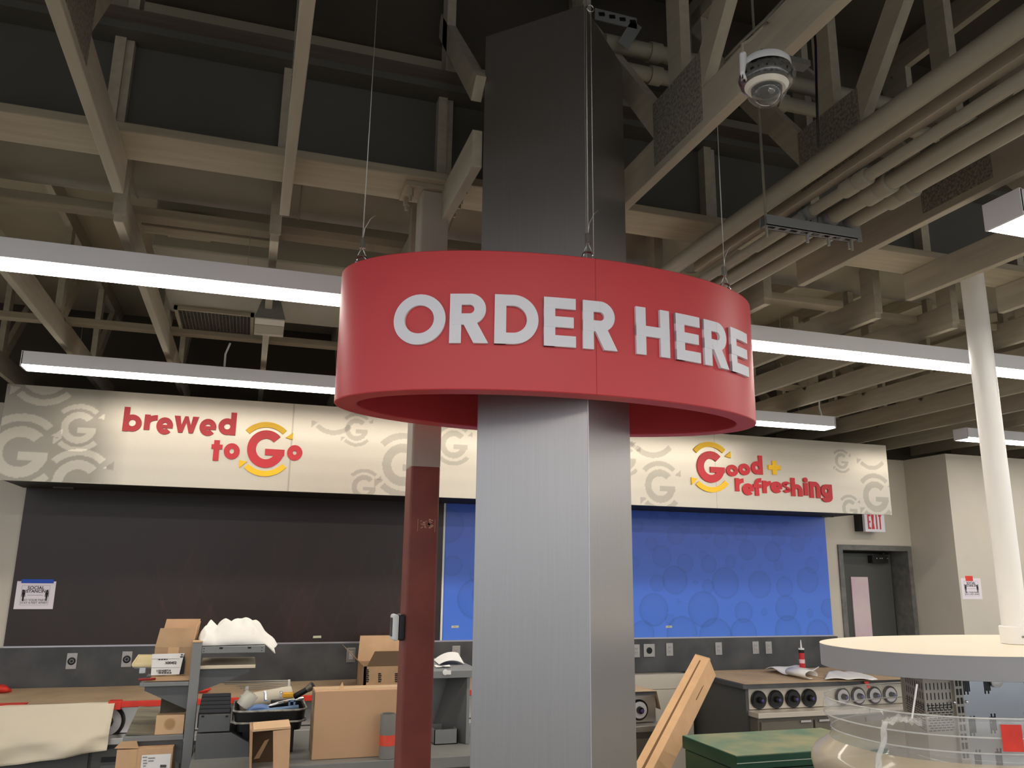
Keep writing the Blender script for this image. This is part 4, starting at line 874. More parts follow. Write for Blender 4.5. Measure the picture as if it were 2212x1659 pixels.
# papers, tube on right counter
z_ = .913
def sheet(c4, z, fn, nu=22, nv=10):
    A, B, C_, D_ = [atz(*q, z) for q in c4]; o_ = []
    for i in range(nv):
        v = i/(nv-1); o_.append([A.lerp(B, j/(nu-1)).lerp(D_.lerp(C_, j/(nu-1)), v)+Vector((0, 0, fn(j/(nu-1), v))) for j in range(nu)])
    return MB().grid(o_)
tag(sheet([(1652, 1450), (1738, 1466), (1770, 1452), (1704, 1443)], .918, lambda u, v: .035*math.exp(-((u-.2)/.22)**2)+.045*u**2+.01*math.sin(u*9+v*4)).build('drawing_sheets', M_paper, smooth='full', solid=.005), 'curled white drawing sheets lying on the right counter', 'paper')
a = atz(1757, 1468, .915); P_ = []
for i in range(24):
    w0 = -.4+i/23*5.4; r_ = .036-.006*i/23
    P_.append([Vector((a.x-.02, a.y, .915+.038))+Vector((math.cos(w0)*r_*1.9, s*.28, math.sin(w0)*r_)) for s in (0, .5, 1)])
tag(MB().grid(P_).build('rolled_drawing', M_paper, smooth='full', solid=.002), 'rolled white sheet end facing the camera on the right counter', 'paper')
tag(sheet([(1782, 1469), (1896, 1471), (1858, 1455), (1792, 1452)], .915, lambda u, v: .006+.012*abs(math.sin(u*7+v*3))).build('flat_drawing_sheet', M_paper, smooth='full', solid=.004), 'flat white sheet at the right end of the papers by the oval case', 'paper')
p = atz(1733, 1438, .912); p.y = min(p.y, 6.9)
p = aty(1733, 1436, 6.85); ct = thing('caulk_tube', 'red and white caulk tube with pointed nozzle standing on the right counter', 'caulk tube', (p.x, 6.85, .91))
hb = aty(1731, 1402, 6.85).z; hn = aty(1731, 1382, 6.85).z
MB().cyl((p.x, 6.85, .911), (p.x, 6.85, hb-.035), .026, 28).build('tube_body', mat('caulk_red', (196,40,48), .4), ct, smooth=True)
MB().cyl((p.x, 6.85, hb-.034), (p.x, 6.85, hb-.006), .0262, 28).build('dark_band', M_ink, ct, smooth=True)
MB().cyl((p.x, 6.85, hb-.005), (p.x, 6.85, hb+.008), .027, 28).cyl((p.x, 6.85, hb+.009), (p.x, 6.85, hn), .009, 16, r2=.003).build('nozzle', M_white, ct, smooth=True)
MB().lathe((p.x, 6.85, 0), [(.0264, .985), (.0264, 1.02)], 28).build('tube_print', mat('caulk_print', (232,190,186), .5), ct, smooth=True)
a = aty(1877, 1475, RF-.1); tag(MB().slab([(a.x-.03, RF-.072, .90), (a.x+.02, RF-.072, .90), (a.x+.035, RF-.074, .845), (a.x+.005, RF-.074, .845)], (0,-.001,0)).build('red_tape_piece', M_redtape), 'small red tape piece hanging from the right counter edge', 'tape')

# ---------------------------------------------------------------- leaning long carton, green job box
lb_ = thing('long_carton', 'long narrow cardboard carton leaning against the right counter corner', 'cardboard box', (3.6, 5.6, 0))
T0 = aty(1528, 1436, 6.15); B0 = aty(1440, 1650, 5.55)
def face(pts, dvec, nm, m, par): return MB().slab(pts, dvec).build(nm, m, par)
tl, tm_, tr = aty(1506, 1419, 6.17), aty(1532.5, 1423, 6.10), aty(1553, 1441, 6.20)
bl_, bm_, br_ = aty(1414, 1585, 5.62), aty(1428, 1627, 5.55), aty(1490, 1585, 5.75)
dL = (bm_-tm_).normalized()
# box axis from top front edge point downwards
ax1 = (aty(1427, 1629, 5.30)-aty(1532.5, 1423, 6.05)).normalized(); O = aty(1532.5, 1423, 6.05); Lg = (O.z-.05)/-ax1.z
e1 = (aty(1500, 1416, 6.12)-O); e1 = (e1-ax1*e1.dot(ax1)); e2 = (aty(1556, 1440, 6.15)-O); e2 = (e2-ax1*e2.dot(ax1))
Q = [O, O+e2, O+e2+e1, O+e1]
bot = [q_+ax1*Lg for q_ in Q]
MB().hexa(bot+Q).build('carton_body', mat('carton_bright', (220,178,134), .8, var=.05, scale=9, bump=.05), lb_, bevel=.002)
nrm1 = -e2.normalized()*.002
MB().slab([O+e1*.46+ax1*.06, O+e1*.54+ax1*.06, O+e1*.56+ax1*(Lg*.6), O+e1*.42+ax1*(Lg*.6)], nrm1).build('flap_gap', mat('carton_shadow', (120,88,60), .9), lb_)
n2 = -e1.normalized()*.001
MB().slab([O+e2*.45+ax1*.30, O+e2*.50+ax1*.30, O+e2*.50+ax1*.48, O+e2*.45+ax1*.48], n2).build('print_line', mat('carton_print', (110,70,44), .8), lb_)
MB().cyl(O+e2*.5+ax1*.285+n2, O+e2*.5+ax1*.285, .009, 16).build('print_mark', MATS["carton_print"], lb_)
MB().hexa([Q[3]-ax1*0+nrm1*0, Q[0], Q[0]-ax1*.012, Q[3]-ax1*.010, Q[3]+e2*.1, Q[0]+e2*.1, Q[0]+e2*.1-ax1*.012, Q[3]+e2*.1-ax1*.02]).build('torn_edge', M_tape, lb_)
gb = thing('green_job_box', 'scuffed dark green steel job box with worn flat lid in front of the right counter', 'tool chest', (3.3, 4.8, 0))
gz = .75; gx0, gx1, gy0, gy1 = 2.87, 3.95, 4.53, 5.15
M_green = mat('green_enamel', (22,66,48), .35, var=.12, scale=6)
M_gtop = mat('worn_green_lid', (104,134,108), .6, rgb2=(168,160,120), scale=3.2, bump=.05)
MB().box(gx0, gx1, gy0, gy1, 0, gz-.085).build('chest_body', M_green, gb, bevel=.006)
ld = MB().box(gx0-.012, gx1+.012, gy0-.012, gy1+.012, gz-.08, gz-.004).build('lid', M_green, gb, bevel=.004)
MB().box(gx0-.008, gx1+.008, gy0-.008, gy1+.008, gz-.0039, gz).build('lid_top', M_gtop, ld)
MB().box(gx0-.011, gx1+.011, gy0-.0145, gy0-.0125, gz-.045, gz-.041).build('lid_scratch_line', mat('pale_scratch', (170,184,166), .6), ld)
hd = MB().tube([(gx0-.014, 4.72, .60), (gx0-.05, 4.72, .585), (gx0-.05, 4.88, .585), (gx0-.014, 4.88, .60)], .008).build('carry_handle', M_chrome, gb, smooth='full')
# ---------------------------------------------------------------- left shelving island
SY = 4.4
gs_ = thing('gondola_shelving', 'grey metal gondola shelving upright with shelves on both sides, at the left', 'shelving unit', (-.18, SY, 0))
p = aty(427, 1388, SY); ux = p.x; uz = p.z
MB().box(ux-.022, ux+.022, SY, SY+.07, 0, uz).build('upright', M_shelf, gs_, bevel=.002)
MB().box(ux-.023, ux+.023, SY-.001, SY+.071, uz+.0005, uz+.006).build('upright_cap', M_kraft, gs_)
def shelf(x0, y0, x1, Y, dep, th, nm='shelf', br=0, m=M_shelf):
    X0 = aty(x0, y0, Y).x; X1 = aty(x1, y0, Y).x; z = aty((x0+x1)/2, y0, Y).z
    o = MB().box(X0, X1, Y, Y+dep, z-th, z).build(nm, m, gs_, bevel=.002)
    if br:
        xa, xb = (X1, X0+.1*(X1-X0)) if br < 0 else (X0, X1-.1*(X1-X0))
        for yy in (Y+.02, Y+dep-.02): MB().slab([(xa, yy, z-th-.001), (xb, yy, z-th-.001), (xb, yy, z-th-.02), (xa, yy, z-th-.11)], (0,.004,0)).build('shelf_bracket', M_shelfd, o)
    return z, X0, X1, o
zA, xa0, xa1, oA = shelf(437, 1396, 573, SY, .42, .032)
for fx in (.27, .72): MB().box(xa0+(xa1-xa0)*fx, xa0+(xa1-xa0)*fx+.016, SY-.001, SY+.001, zA-.012, zA-.004).build('slot_hole', M_black, oA)
for fx in (.03, .95):
    for dz in (.009, .022): MB().cyl((xa0+(xa1-xa0)*fx, SY-.001, zA-dz), (xa0+(xa1-xa0)*fx, SY+.001, zA-dz), .0025, 10).build('bolt_hole', M_black, oA)
shelf(430, 1437, 552, SY+.02, .38, .016, br=1, m=mat('lit_shelf', (214,202,178), .5))  # shelf colour lightened in place of daylight from the front
zC, xc0, xc1, oC = shelf(302, 1474, 408, SY, .36, .018, br=-1)
zD, xd0, xd1, oD = shelf(266, 1590, 396, SY, .62, .022, br=-1)
zt = aty(640, 1648, 4.2).z
# cloth
def cloth():
    # heap outline along x, folded heightfield with rounded edges, closed underneath
    xs_ = [436, 442, 450, 460, 468, 480, 492, 505, 520, 535, 548, 556, 566, 578, 588, 593]; ys_ = [1378, 1360, 1346, 1352, 1358, 1346, 1341, 1345, 1341, 1339, 1343, 1352, 1366, 1378, 1384, 1392]
    nu, nv = 90, 36; P_ = []; Yc = SY+.21
    for j in range(nv):
        r_ = []; b = -1+2*j/(nv-1)
        for i in range(nu):
            px = 436+157*i/(nu-1); top = float(np.interp(px, xs_, ys_)); pz = aty(px, top, Yc)
            env = max(0, 1-abs(b)**2.6)**.6; u = i/(nu-1)
            f = .007*math.sin(u*15+b*3.5+1.5*math.sin(b*4))+.003*math.sin(u*29-b*5)+.003*math.sin(b*13+u*6)
            base_ = zA+.003 if px < 572 else zA+.003-(px-572)*.0022
            z = base_+max(.001, (pz.z-base_))*env+f*env*1.1
            r_.append(Vector((pz.x+.012*math.sin(b*5+u*9)*env, Yc+b*(.20-.05*u)+.02*math.sin(u*14+b*2)*env, max(z, base_))))
        P_.append(r_)
    return MB().grid(P_).build('white_cloth', mat('white_cotton', (246,243,235), .9, bump=.15, scale=40), smooth='full', solid=.006)
tag(cloth(), 'bunched white cloth heaped on the top right shelf of the gondola', 'cloth')
# carton on shelf C with shipping label
cb_ = thing('cardboard_box', 'open cardboard box with white shipping label on the left gondola shelf', 'cardboard box', (xc0, SY, zC))
a0 = aty(331, 1435, SY+.06); a1 = aty(413, 1435, SY+.06); zt1 = aty(375, 1398, SY+.06).z
MB().box(a0.x, a1.x, SY+.06, SY+.30, zC+.002, zt1).build('box_body', M_kraft2, cb_, bevel=.001)
zt2 = aty(380, 1358, SY+.06).z
MB().slab([(a0.x, SY+.06, zt1), (a1.x, SY+.06, zt1), (a1.x+.005, SY+.10, zt2), (a0.x+.012, SY+.10, zt2)], (0,.003,0)).build('front_flap', M_kraft2, cb_)
MB().slab([(a0.x, SY+.30, zt1), (a1.x, SY+.30, zt1), (a1.x+.012, SY+.34, zt2+.03), (a0.x+.018, SY+.34, zt2+.03)], (0,.003,0)).slab([(a1.x, SY+.06, zt1), (a1.x, SY+.30, zt1), (a1.x+.012, SY+.32, zt2+.02), (a1.x+.006, SY+.11, zt2+.01)], (.003,0,0)).build('rear_flap', M_kraft, cb_)
part(MB().box(a0.x+.06, a0.x+.11, SY+.0585, SY+.0597, zC+.004, zt1).build('tape_seam', M_tape, cb_), 'pale packing tape')
MB().slab([(a0.x-.03, SY+.02, zC+.003), (a1.x, SY+.02, zC+.003), (a1.x, SY+.058, zC+.02), (a0.x+.005, SY+.058, zC+.02)], (0,0,.003)).build('lower_flap', M_kraft2, cb_)
L = (aty(329, 1413, SY+.05), aty(399, 1411, SY+.05), aty(397, 1456, SY+.05), aty(326, 1459, SY+.05))
lbx = part(MB().slab([L[3], L[2], L[1], L[0]], (0,.001,0)).build('shipping_label', M_paper, cb_), 'white label with printed numbers')
def lab(s, px, py, sz, Y=SY+.049, par=lbx, b_=.0005, nm='label_print'): return text(s, sz, aty(px, py, Y), M_ink, par, name=nm, bold=b_)
lab('X00452', 369, 1432, .016); lab('1101428714', 353, 1449, .013); lab('00', 393, 1414.5, .008); lab('000', 392, 1419, .008)
mb = MB()
for i in range(16): p = aty(341+i*1.9, 1453.5, SY+.049); mb.box(p.x, p.x+.0012+.0012*(i*7 % 3), SY+.0485, SY+.049, p.z-.004, p.z+.004)
for i in range(11): p = aty(341+i*1.9, 1424.5, SY+.049); mb.box(p.x, p.x+.0012+.0012*(i*5 % 3), SY+.0485, SY+.049, p.z-.003, p.z+.003)
mb.build('barcode', M_ink, lbx)
mb = MB()
for py in (1423, 1442): mb.slab([aty(328, py+.4, SY+.0488), aty(388, py-.4, SY+.0488), aty(388, py+.1, SY+.0488), aty(328, py+.9, SY+.0488)], (0,.0001,0))
mb.build('label_rule', M_ink, lbx)
part(MB().slab([aty(387, 1457, SY+.0485), aty(397, 1456, SY+.0485), aty(400, 1430, SY+.0485), aty(398, 1411, SY+.0485)][:4], (0,.0004,0)).build('black_block', M_ink, lbx), 'black printed block')
# cream tray
q = aty(308, 1432, SY+.1); tr_ = thing('cream_tray', 'cream coloured tray with chrome latch sticking out left of the labelled box', 'tray', q)
A = [aty(286, 1436, SY+.08), aty(328, 1436, SY+.08), aty(330, 1416, SY+.3), aty(300, 1416, SY+.3)]
MB().slab(A, (0,0,-.012)).build('tray_pan', mat('cream_plastic', (226,210,164), .45), tr_, bevel=.002)
mb = MB()
for i in range(4): mb.bar(A[i], A[(i+1) % 4], .006, .01)
mb.build('tray_rim', MATS["cream_plastic"], tr_)
pbox(290, 1439, 328, 1444, SY+.085, .15).build('tray_base', M_shelf, tr_)
pbox(301, 1441, 315, 1455, SY+.078, .02).build('latch', M_chrome, tr_, bevel=.003)
tag(MB().tube([aty(299, 1474, SY-.0)+Vector((0,0,.012)), aty(335, 1472, SY+.03)+Vector((0,0,.012))], .0055, 10).build('red_screwdriver', mat('tool_red', (150,36,34), .4), smooth='full'), 'small red and black tool lying on the front of the left gondola shelf', 'tool')
# small box on shelf D
sb = thing('small_cardboard_box', 'small cardboard box with printed circle on the lower left gondola shelf', 'cardboard box', (xd1, SY, zD))
x0_, x1_ = aty(336, 1565, SY+.02).x, aty(397, 1565, SY+.02).x; z1_ = aty(366, 1546, SY+.02).z
MB().box(x0_, x1_, SY+.02, SY+.22, zD+.001, z1_).build('box_body', mat('carton_light', (216,180,140), .85, var=.04), sb, bevel=.001)
cxx, czz = (x0_+x1_)/2, (zD+z1_)/2+.005
MB().lathe((cxx, SY+.0198, czz), [(.026, 0), (.026, .0006), (.0245, .0006), (.0245, 0)], 32, ax=(0,-1,0), closed=True).lathe((cxx, SY+.0198, czz), [(.0215, 0), (.0215, .0005), (.001, .0005)], 32, ax=(0,-1,0)).build('printed_circle', mat('circle_print', (176,140,98), .8), sb)
dk = tag(MB().slab([aty(345, 1542, SY+.1), aty(400, 1540, SY+.1), aty(399, 1523, SY+.16), aty(350, 1495, SY+.16)], (0,.06,0)).build('dark_cardboard_flap', mat('dark_board', (92,86,74), .85)), 'dark folded cardboard piece standing behind the small box', 'cardboard')  # folded piece in its own dark cardboard colour
sh = tag(MB().slab([aty(272, 1588, SY+.03), aty(334, 1588, SY+.03), aty(345, 1530, SY+.5), aty(300, 1527, SY+.5)], (0,0,.004)).build('dusty_sheet', mat('dusty_board', (150,142,122), .8, rgb2=(110,104,90), scale=4, stretch=(1,6,1))), 'dusty grey board lying on the lower left gondola shelf', 'board')
# lower box with torn flaps
lbox = thing('cardboard_box', 'torn cardboard box with white address label at the bottom left under the shelf', 'cardboard box', (aty(300, 1640, SY-.05).x, SY, .5))
pbox(245, 1618, 367, 1760, SY-.06, .3).build('box_body', M_kraft, lbox, bevel=.001)
f0, f1 = aty(247, 1617, SY-.06), aty(366, 1617, SY-.06)
MB().slab([f0, aty(300, 1617, SY-.06), aty(295, 1600, SY+.0), aty(262, 1602, SY+.0)], (0,.004,0)).slab([aty(285, 1616, SY+.1), f1+Vector((0,.1,0)), aty(350, 1602, SY+.16), aty(290, 1598, SY+.16)], (0,.004,0)).build('torn_flap', M_kraft2, lbox)
part(pbox(273, 1619, 290, 1758, SY-.0615, .001).build('tape_seam', M_tape, lbox), 'pale packing tape')
al = part(pbox(303, 1630, 366, 1700, SY-.0625, .0008).build('address_label', M_paper, lbox), 'white address label')
mb = MB()
for x_, y, w_ in ((308, 1636, 10), (320, 1638, 15), (309, 1643, 8), (320, 1644, 12), (309, 1649, 9), (309, 1655, 6)): p = aty(x_, y, SY-.0637); q = aty(x_+w_, y, SY-.0637); mb.box(p.x, q.x, SY-.064, SY-.0636, p.z-.002, p.z+.002)
mb.build('label_print', mat('grey_ink_soft', (130,128,126), .8), al)
mb = MB()
for i in range(9): p = aty(346+i*1.5, 1655, SY-.0637); mb.box(p.x, p.x+.0022, SY-.064, SY-.0636, p.z-.006, p.z+.006)
mb.build('barcode', M_ink, al)

# organiser right of the upright
og = thing('slotted_organiser', 'black slotted document organiser above a dark grey chamfered panel', 'organiser', (aty(465, 1540, SY-.1).x, SY, .8))
Yo = SY-.12
b0, b1 = aty(428, 1543, Yo), aty(497, 1541, Yo); t0, t1 = aty(437, 1500, Yo+.16), aty(499, 1498, Yo+.16)
MB().hexa([b0+Vector((0,0,-.06)), b1+Vector((0,0,-.06)), b1+Vector((0,.2,-.06)), b0+Vector((0,.2,-.06)), b0, b1, Vector((t1.x, t1.y, t1.z)), Vector((t0.x, t0.y, t0.z))]).build('rack_body', M_black, og)
for i in range(5):
    t = (i+.5)/5; pL = b0.lerp(t0, t); pR = b1.lerp(t1, t)
    MB().slab([pL+Vector((.002,-.006,-.004)), pR+Vector((-.002,-.006,-.004)), pR+Vector((-.002,-.004,.012)), pL+Vector((.002,-.004,.012))], (0,.003,0)).build('divider', mat('black_divider', (34,34,36), .35), og)
pbox(429, 1544, 497, 1581, Yo-.02, .2).build('front_panel', M_shelfd, og, bevel=.002)
mb = MB()
for px in (438, 490): mb.add([], []); p = aty(px, 1547.5, Yo-.0215); mb.box(p.x-.006, p.x+.006, Yo-.0215, Yo-.0202, p.z-.004, p.z+.004)
mb.build('slot_holes', M_black, og)
pts = [(420, 1652), (538, 1650), (538, 1604), (500, 1583), (424, 1586)]
v3 = [aty(x, y, Yo-.03) for x, y in pts]; n_ = len(v3)
tag(MB().add(v3+[v+Vector((0,.26,0)) for v in v3], [tuple(range(n_)), tuple(range(2*n_-1, n_-1, -1))]+[(i, n_+i, n_+(i+1) % n_, (i+1) % n_) for i in range(n_)]).build('chamfered_cabinet', M_shelfd, bevel=.002), 'dark grey steel panel cabinet with one chamfered corner below the organiser', 'cabinet')
# low grey bench running to the right
bn = thing('grey_bench', 'low grey bench or base deck carrying the boxes behind the primed post', 'bench', (.5, 4.3, 0))
zB = aty(700, 1650, 4.02).z
bx0, bx1 = ux+.026, aty(1012, 1640, 4.05).x
MB().box(bx0, bx1+.35, 4.02, 4.85, zB-.05, zB).build('bench_top', mat('bench_grey', (126,126,122), .55, var=.06), bn, bevel=.003)
MB().box(bx0+.02, bx1+.33, 4.06, 4.8, 0, zB-.051).build('bench_base', M_grey, bn)
# big flat box
bb = thing('large_flat_box', 'large plain cardboard box standing upright left of the primed post', 'cardboard box', (.35, 4.15, zB))
X0, X1, zt_ = aty(682, 1493, 4.10).x, aty(870, 1490, 4.10).x, aty(760, 1491, 4.10).z
xl = aty(675, 1648, 4.10).x
MB().box(X0, X1, 4.10, 4.26, zB+.001, zt_).build('box_body', mat('carton_tan', (198,160,124), .85, var=.03, scale=4), bb, bevel=.003)
part(MB().box(X0-.001, X1, 4.135, 4.225, zt_+.0005, zt_+.0015).build('top_tape', mat('clear_tape', (216,184,144), .35), bb), 'glossy packing tape along the top')
q = aty(738, 1480, 4.15); MB().slab([(q.x-.012, 4.15, zt_), (q.x+.012, 4.15, zt_), (q.x+.004, 4.15, zt_+.032), (q.x+.002, 4.15, zt_+.032)], (0,.004,0)).build('torn_tip', MATS["clear_tape"], bb)
part(MB().box(X0-.004, X0-.0005, 4.12, 4.24, zB+.02, zt_-.01).build('torn_side_paper', mat('torn_side', (150,132,110), .9, rgb2=(110,92,74), scale=20), bb), 'torn grey paper on the left side')
# grey tube with orange tape
tp = aty(838, 1600, 4.04); r_ = .036; ztp = aty(836, 1543, 4.04).z
tu = thing('grey_tube', 'standing grey cardboard tube with orange tape band beside the primed post', 'tube', (tp.x, 4.04, zB-.1))
tb0 = zB+.002
MB().lathe((tp.x, 4.06, 0), [(r_, tb0), (r_, ztp), (r_-.006, ztp), (r_-.006, tb0+.01)], 32).build('tube_body', mat('grey_tube', (128,126,120), .7, var=.1, scale=7), tu, smooth=True)
z1_, z0_ = aty(838, 1588, 4.04).z, aty(838, 1611, 4.04).z
if z0_ < tb0: z0_ = tb0
part(MB().lathe((tp.x, 4.06, 0), [(r_+.0008, z0_), (r_+.0008, z1_)], 32).build('orange_tape_band', mat('orange_tape', (222,78,56), .45, var=.1, scale=20), tu, smooth=True), 'orange tape band')
# bins of tools
tbn = thing('tool_bins', 'two stacked dark bins with rounded pale rims full of tools', 'bin', (aty(585, 1560, 4.2).x, 4.2, zB))
def rrect(x0, x1, y0, y1, r, z, n=6):
    o_ = []
    for cx, cy, a0 in ((x1-r, y1-r, 0), (x0+r, y1-r, 90), (x0+r, y0+r, 180), (x1-r, y0+r, 270)):
        for i in range(n+1): a_ = math.radians(a0+90*i/n); o_.append(Vector((cx+r*math.cos(a_), cy+r*math.sin(a_), z)))
    return o_
tx0, tx1 = aty(506, 1560, 4.22).x, aty(658, 1555, 4.22).x; tz0 = aty(580, 1566, 4.22).z; tz1 = aty(580, 1544, 4.22).z
def bin_(z0, z1, g, nm, m):
    o_ = rrect(tx0+g, tx1-g, 4.22+g, 4.58-g, .05, z0); i_ = rrect(tx0+g-.006, tx1-g+.006, 4.214+g, 4.586-g, .055, z1); k = len(o_)
    inn = rrect(tx0+g+.004, tx1-g-.004, 4.224+g, 4.576-g, .045, z1); bot_ = rrect(tx0+g+.008, tx1-g-.008, 4.23+g, 4.57-g, .045, z0+.006)
    fs = []
    for j in range(3):
        for i in range(k): fs.append((j*k+i, j*k+(i+1) % k, (j+1)*k+(i+1) % k, (j+1)*k+i))
    fs += [tuple(range(k-1, -1, -1)), tuple(range(3*k, 4*k))]
    return MB().add(o_+i_+inn+bot_, fs).build(nm, m, tbn, smooth=True)
bz = tz0-.03
bin_(bz, tz0+.012, .012, 'lower_bin', M_black); bin_(tz0+.016, tz1+.018, 0, 'upper_bin', M_black)
for zz_ in (tz0+.012, tz1+.018):
    rr = rrect(tx0-.008, tx1+.008, 4.212, 4.588, .055, zz_); MB().tube(rr+[rr[0]], .0045, 8).build('bin_rim', mat('chalky_rim', (176,172,160), .8, rgb2=(90,90,88), scale=30), tbn, smooth='full')
tag(MB().box(tx0+.04, tx1-.04, 4.3, 4.5, zB+.001, bz-.001).build('bin_support_crate', M_black, bevel=.003), 'black crate carrying the stacked tool bins', 'crate')
tg = 'tools in the stacked bins'
zb_ = tz1+.02
tag(MB().tube([aty(525, 1543, 4.25), aty(585, 1535, 4.27), aty(645, 1528, 4.27)], .012, 12).build('blue_pipe', mat('blue_plastic', (112,142,176), .3, .2), smooth='full'), 'long pale blue pipe-like tool at the front of the tool bins', 'tool', tg)
tag(MB().tube([aty(530, 1538, 4.33), aty(600, 1520, 4.35), aty(655, 1508, 4.37)], .009, 12).build('steel_bar', M_chrome, smooth='full'), 'shiny steel bar lying across the tool bins', 'tool', tg)
tag(MB().cyl(aty(520, 1520, 4.42), aty(628, 1500, 4.47), .042, 24).build('paper_roll', mat('dirty_white_roll', (206,198,178), .85, bump=.2), smooth=True), 'dirty white roll lying at the back of the tool bins', 'roll', tg)
bt = thing('glass_bottle', 'clear plastic bottle lying at the left end of the tool bins', 'bottle', aty(532, 1510, 4.36))
MB().cyl(aty(524, 1525, 4.33), aty(545, 1497, 4.33), .035, 20).build('bottle_body', mat('clear_bottle', (220,220,206), .1, alpha=.45, coat=.6), bt, smooth=True)
tag(MB().cyl(aty(574, 1513, 4.28), aty(574, 1500, 4.30), .008, 16).cyl(aty(574, 1501, 4.3), aty(572, 1494, 4.31), .0085, 16).build('steel_socket', M_chrome, smooth=True), 'small steel socket standing upright in the tool bins', 'tool', tg)
yt = thing('yellow_tape_measure', 'yellow and chrome tape measure on top of the tools', 'tape measure', aty(625, 1502, 4.33))
pbox(610, 1497, 634, 1508, 4.30, .04).build('measure_case', mat('tool_yellow', (214,160,40), .4), yt, bevel=.006); pbox(604, 1495, 611, 1507, 4.305, .035).build('measure_end', M_chrome, yt, bevel=.003)
fl = thing('flashlight', 'black and steel torch sticking up at the right of the tool bins', 'torch', aty(655, 1490, 4.35))
A, B_ = aty(636, 1505, 4.34), aty(664, 1489, 4.32); MB().cyl(A, B_, .014, 18).build('torch_handle', M_black, fl, smooth=True)
C2 = aty(676, 1481, 4.31); MB().cyl(B_, C2, .016, 18, r2=.021).build('torch_head', mat('worn_steel', (120,112,98), .4, .6, var=.2, scale=30), fl, smooth=True)
MB().cyl(C2, C2+(C2-B_).normalized()*.003, .015, 18).build('torch_lens', M_black, fl)
for i in range(5):
    A = aty(478+i*7+(20 if i > 1 else 0), 1473+i*4.5, 4.7); B_ = aty(625-i*1, 1470+i*3.4, 4.6)
    tag(MB().cyl(A, B_, .0028, 8).build('thin_rod', mat('pale_rod', (214,206,190), .5), smooth=True), ['uppermost of the thin pale rods fanned over the tool bins', 'second thin pale rod from the top over the tool bins', 'middle one of the thin pale rods over the tool bins', 'fourth thin pale rod from the top over the tool bins', 'lowest of the thin pale rods over the tool bins'][i], 'rod', 'thin rods over the tool bins')
tag(pbox(622, 1469, 627, 1482, 4.59, .02).build('white_clip', M_white), 'white clip holding the right ends of the thin rods', 'clip')
tag(pbox(530, 1483, 537, 1492, 4.55, .02).build('white_clip', M_white), 'white clip at the left ends of the thin rods', 'clip')
tag(pbox(585, 1512, 640, 1526, 4.36, .03).build('black_toolcase', M_black, bevel=.004), 'black tool case lying among the tools in the bins', 'tool', tg)
bc = thing('blue_clamp', 'blue plastic clamp standing right in the tool bins', 'clamp', aty(634, 1520, 4.3))
mb = pbox(623, 1513, 627, 1527, 4.29, .01); pbox(634, 1512, 638, 1526, 4.29, .01, mb); pbox(623, 1513, 638, 1516, 4.29, .01, mb); pbox(623, 1524, 638, 1527, 4.29, .01, mb); mb.build('clamp_frame', MATS["blue_plastic"], bc)
tag(crumple(aty(560, 1533, 4.3), .03, 'blue_rag', mat('blue_rag', (112,140,186), .8), None, None, (1.6,1,.7), 9), 'crumpled pale blue rag at the front of the tool bins', 'rag')
# small open box below bins
so = thing('open_cardboard_box', 'small open cardboard box seen from its side below the tool bins', 'cardboard box', aty(585, 1640, 4.06))
Yb = 3.94
def pq(pts, dep, nm, m, par, Y=Yb): return MB().slab([aty(x, y, Y) for x, y in pts], (0, dep, 0)).build(nm, m, par)
pq([(546, 1581), (628, 1574), (628, 1569), (548, 1576)], .18, 'top_edge', MATS["carton_light"], so)
pq([(590, 1700), (622, 1700), (628, 1575), (590, 1579)], .004, 'right_panel', M_kraft, so)
pq([(538, 1700), (542, 1700), (546, 1580), (540, 1577)], .2, 'left_edge', M_kraft2, so)
pq([(540, 1700), (592, 1700), (592, 1580), (545, 1582)], .004, 'inner_back', mat('box_inner_dark', (92,72,52), .9), so, Y=Yb+.18)
pq([(548, 1640), (572, 1600), (582, 1596), (560, 1638)], .004, 'inner_flap', M_kraft2, so, Y=Yb+.1)
# white cream board pieces behind organiser, open carton on counter
oc = thing('open_cardboard_box', 'open cardboard box with raised flaps standing on the left counter behind the post', 'cardboard box', aty(820, 1478, 6.42))
Yc = 6.46; zc_ = .912
a = aty(787, 1440, Yc); b = aty(900, 1440, Yc); ztc = aty(800, 1440, Yc).z
MB().box(a.x, b.x, Yc, Yc+.02, zc_, ztc).box(a.x, a.x+.02, Yc, Yc+.4, zc_, ztc).box(b.x-.02, b.x, Yc, Yc+.4, zc_, ztc).box(a.x, b.x, Yc+.38, Yc+.4, zc_, ztc).build('box_body', M_kraft2, oc)
MB().slab([(a.x, Yc+.4, ztc), (b.x, Yc+.4, ztc), (b.x, Yc+.46, ztc+.19), (a.x+.02, Yc+.46, ztc+.19)], (0,.004,0)).build('rear_flap', M_kraft, oc)
MB().slab([(a.x, Yc, ztc), (a.x, Yc+.4, ztc), (a.x-.13, Yc+.4, ztc+.13), (a.x-.15, Yc+.05, ztc+.14)], (0,0,.004)).build('side_flap', M_kraft2, oc)
MB().slab([(a.x+.02, Yc, ztc), (b.x, Yc, ztc), (b.x, Yc+.1, ztc+.1), (a.x+.09, Yc+.1, ztc+.1)], (0,.004,0)).build('front_flap', MATS["box_inner_dark"], oc)
for x, n_ in ((779, 7), (806, 5), (842, 5)):
    mb = MB()
    for i in range(n_): p = aty(x+14, 1472-i*4.2, Yc-.001); mb.box(p.x-.011, p.x+.011+.004*(i % 2), Yc-.0012, Yc-.0002, p.z-.006, p.z+.004)
    mb.build('box_print', M_ink, oc)
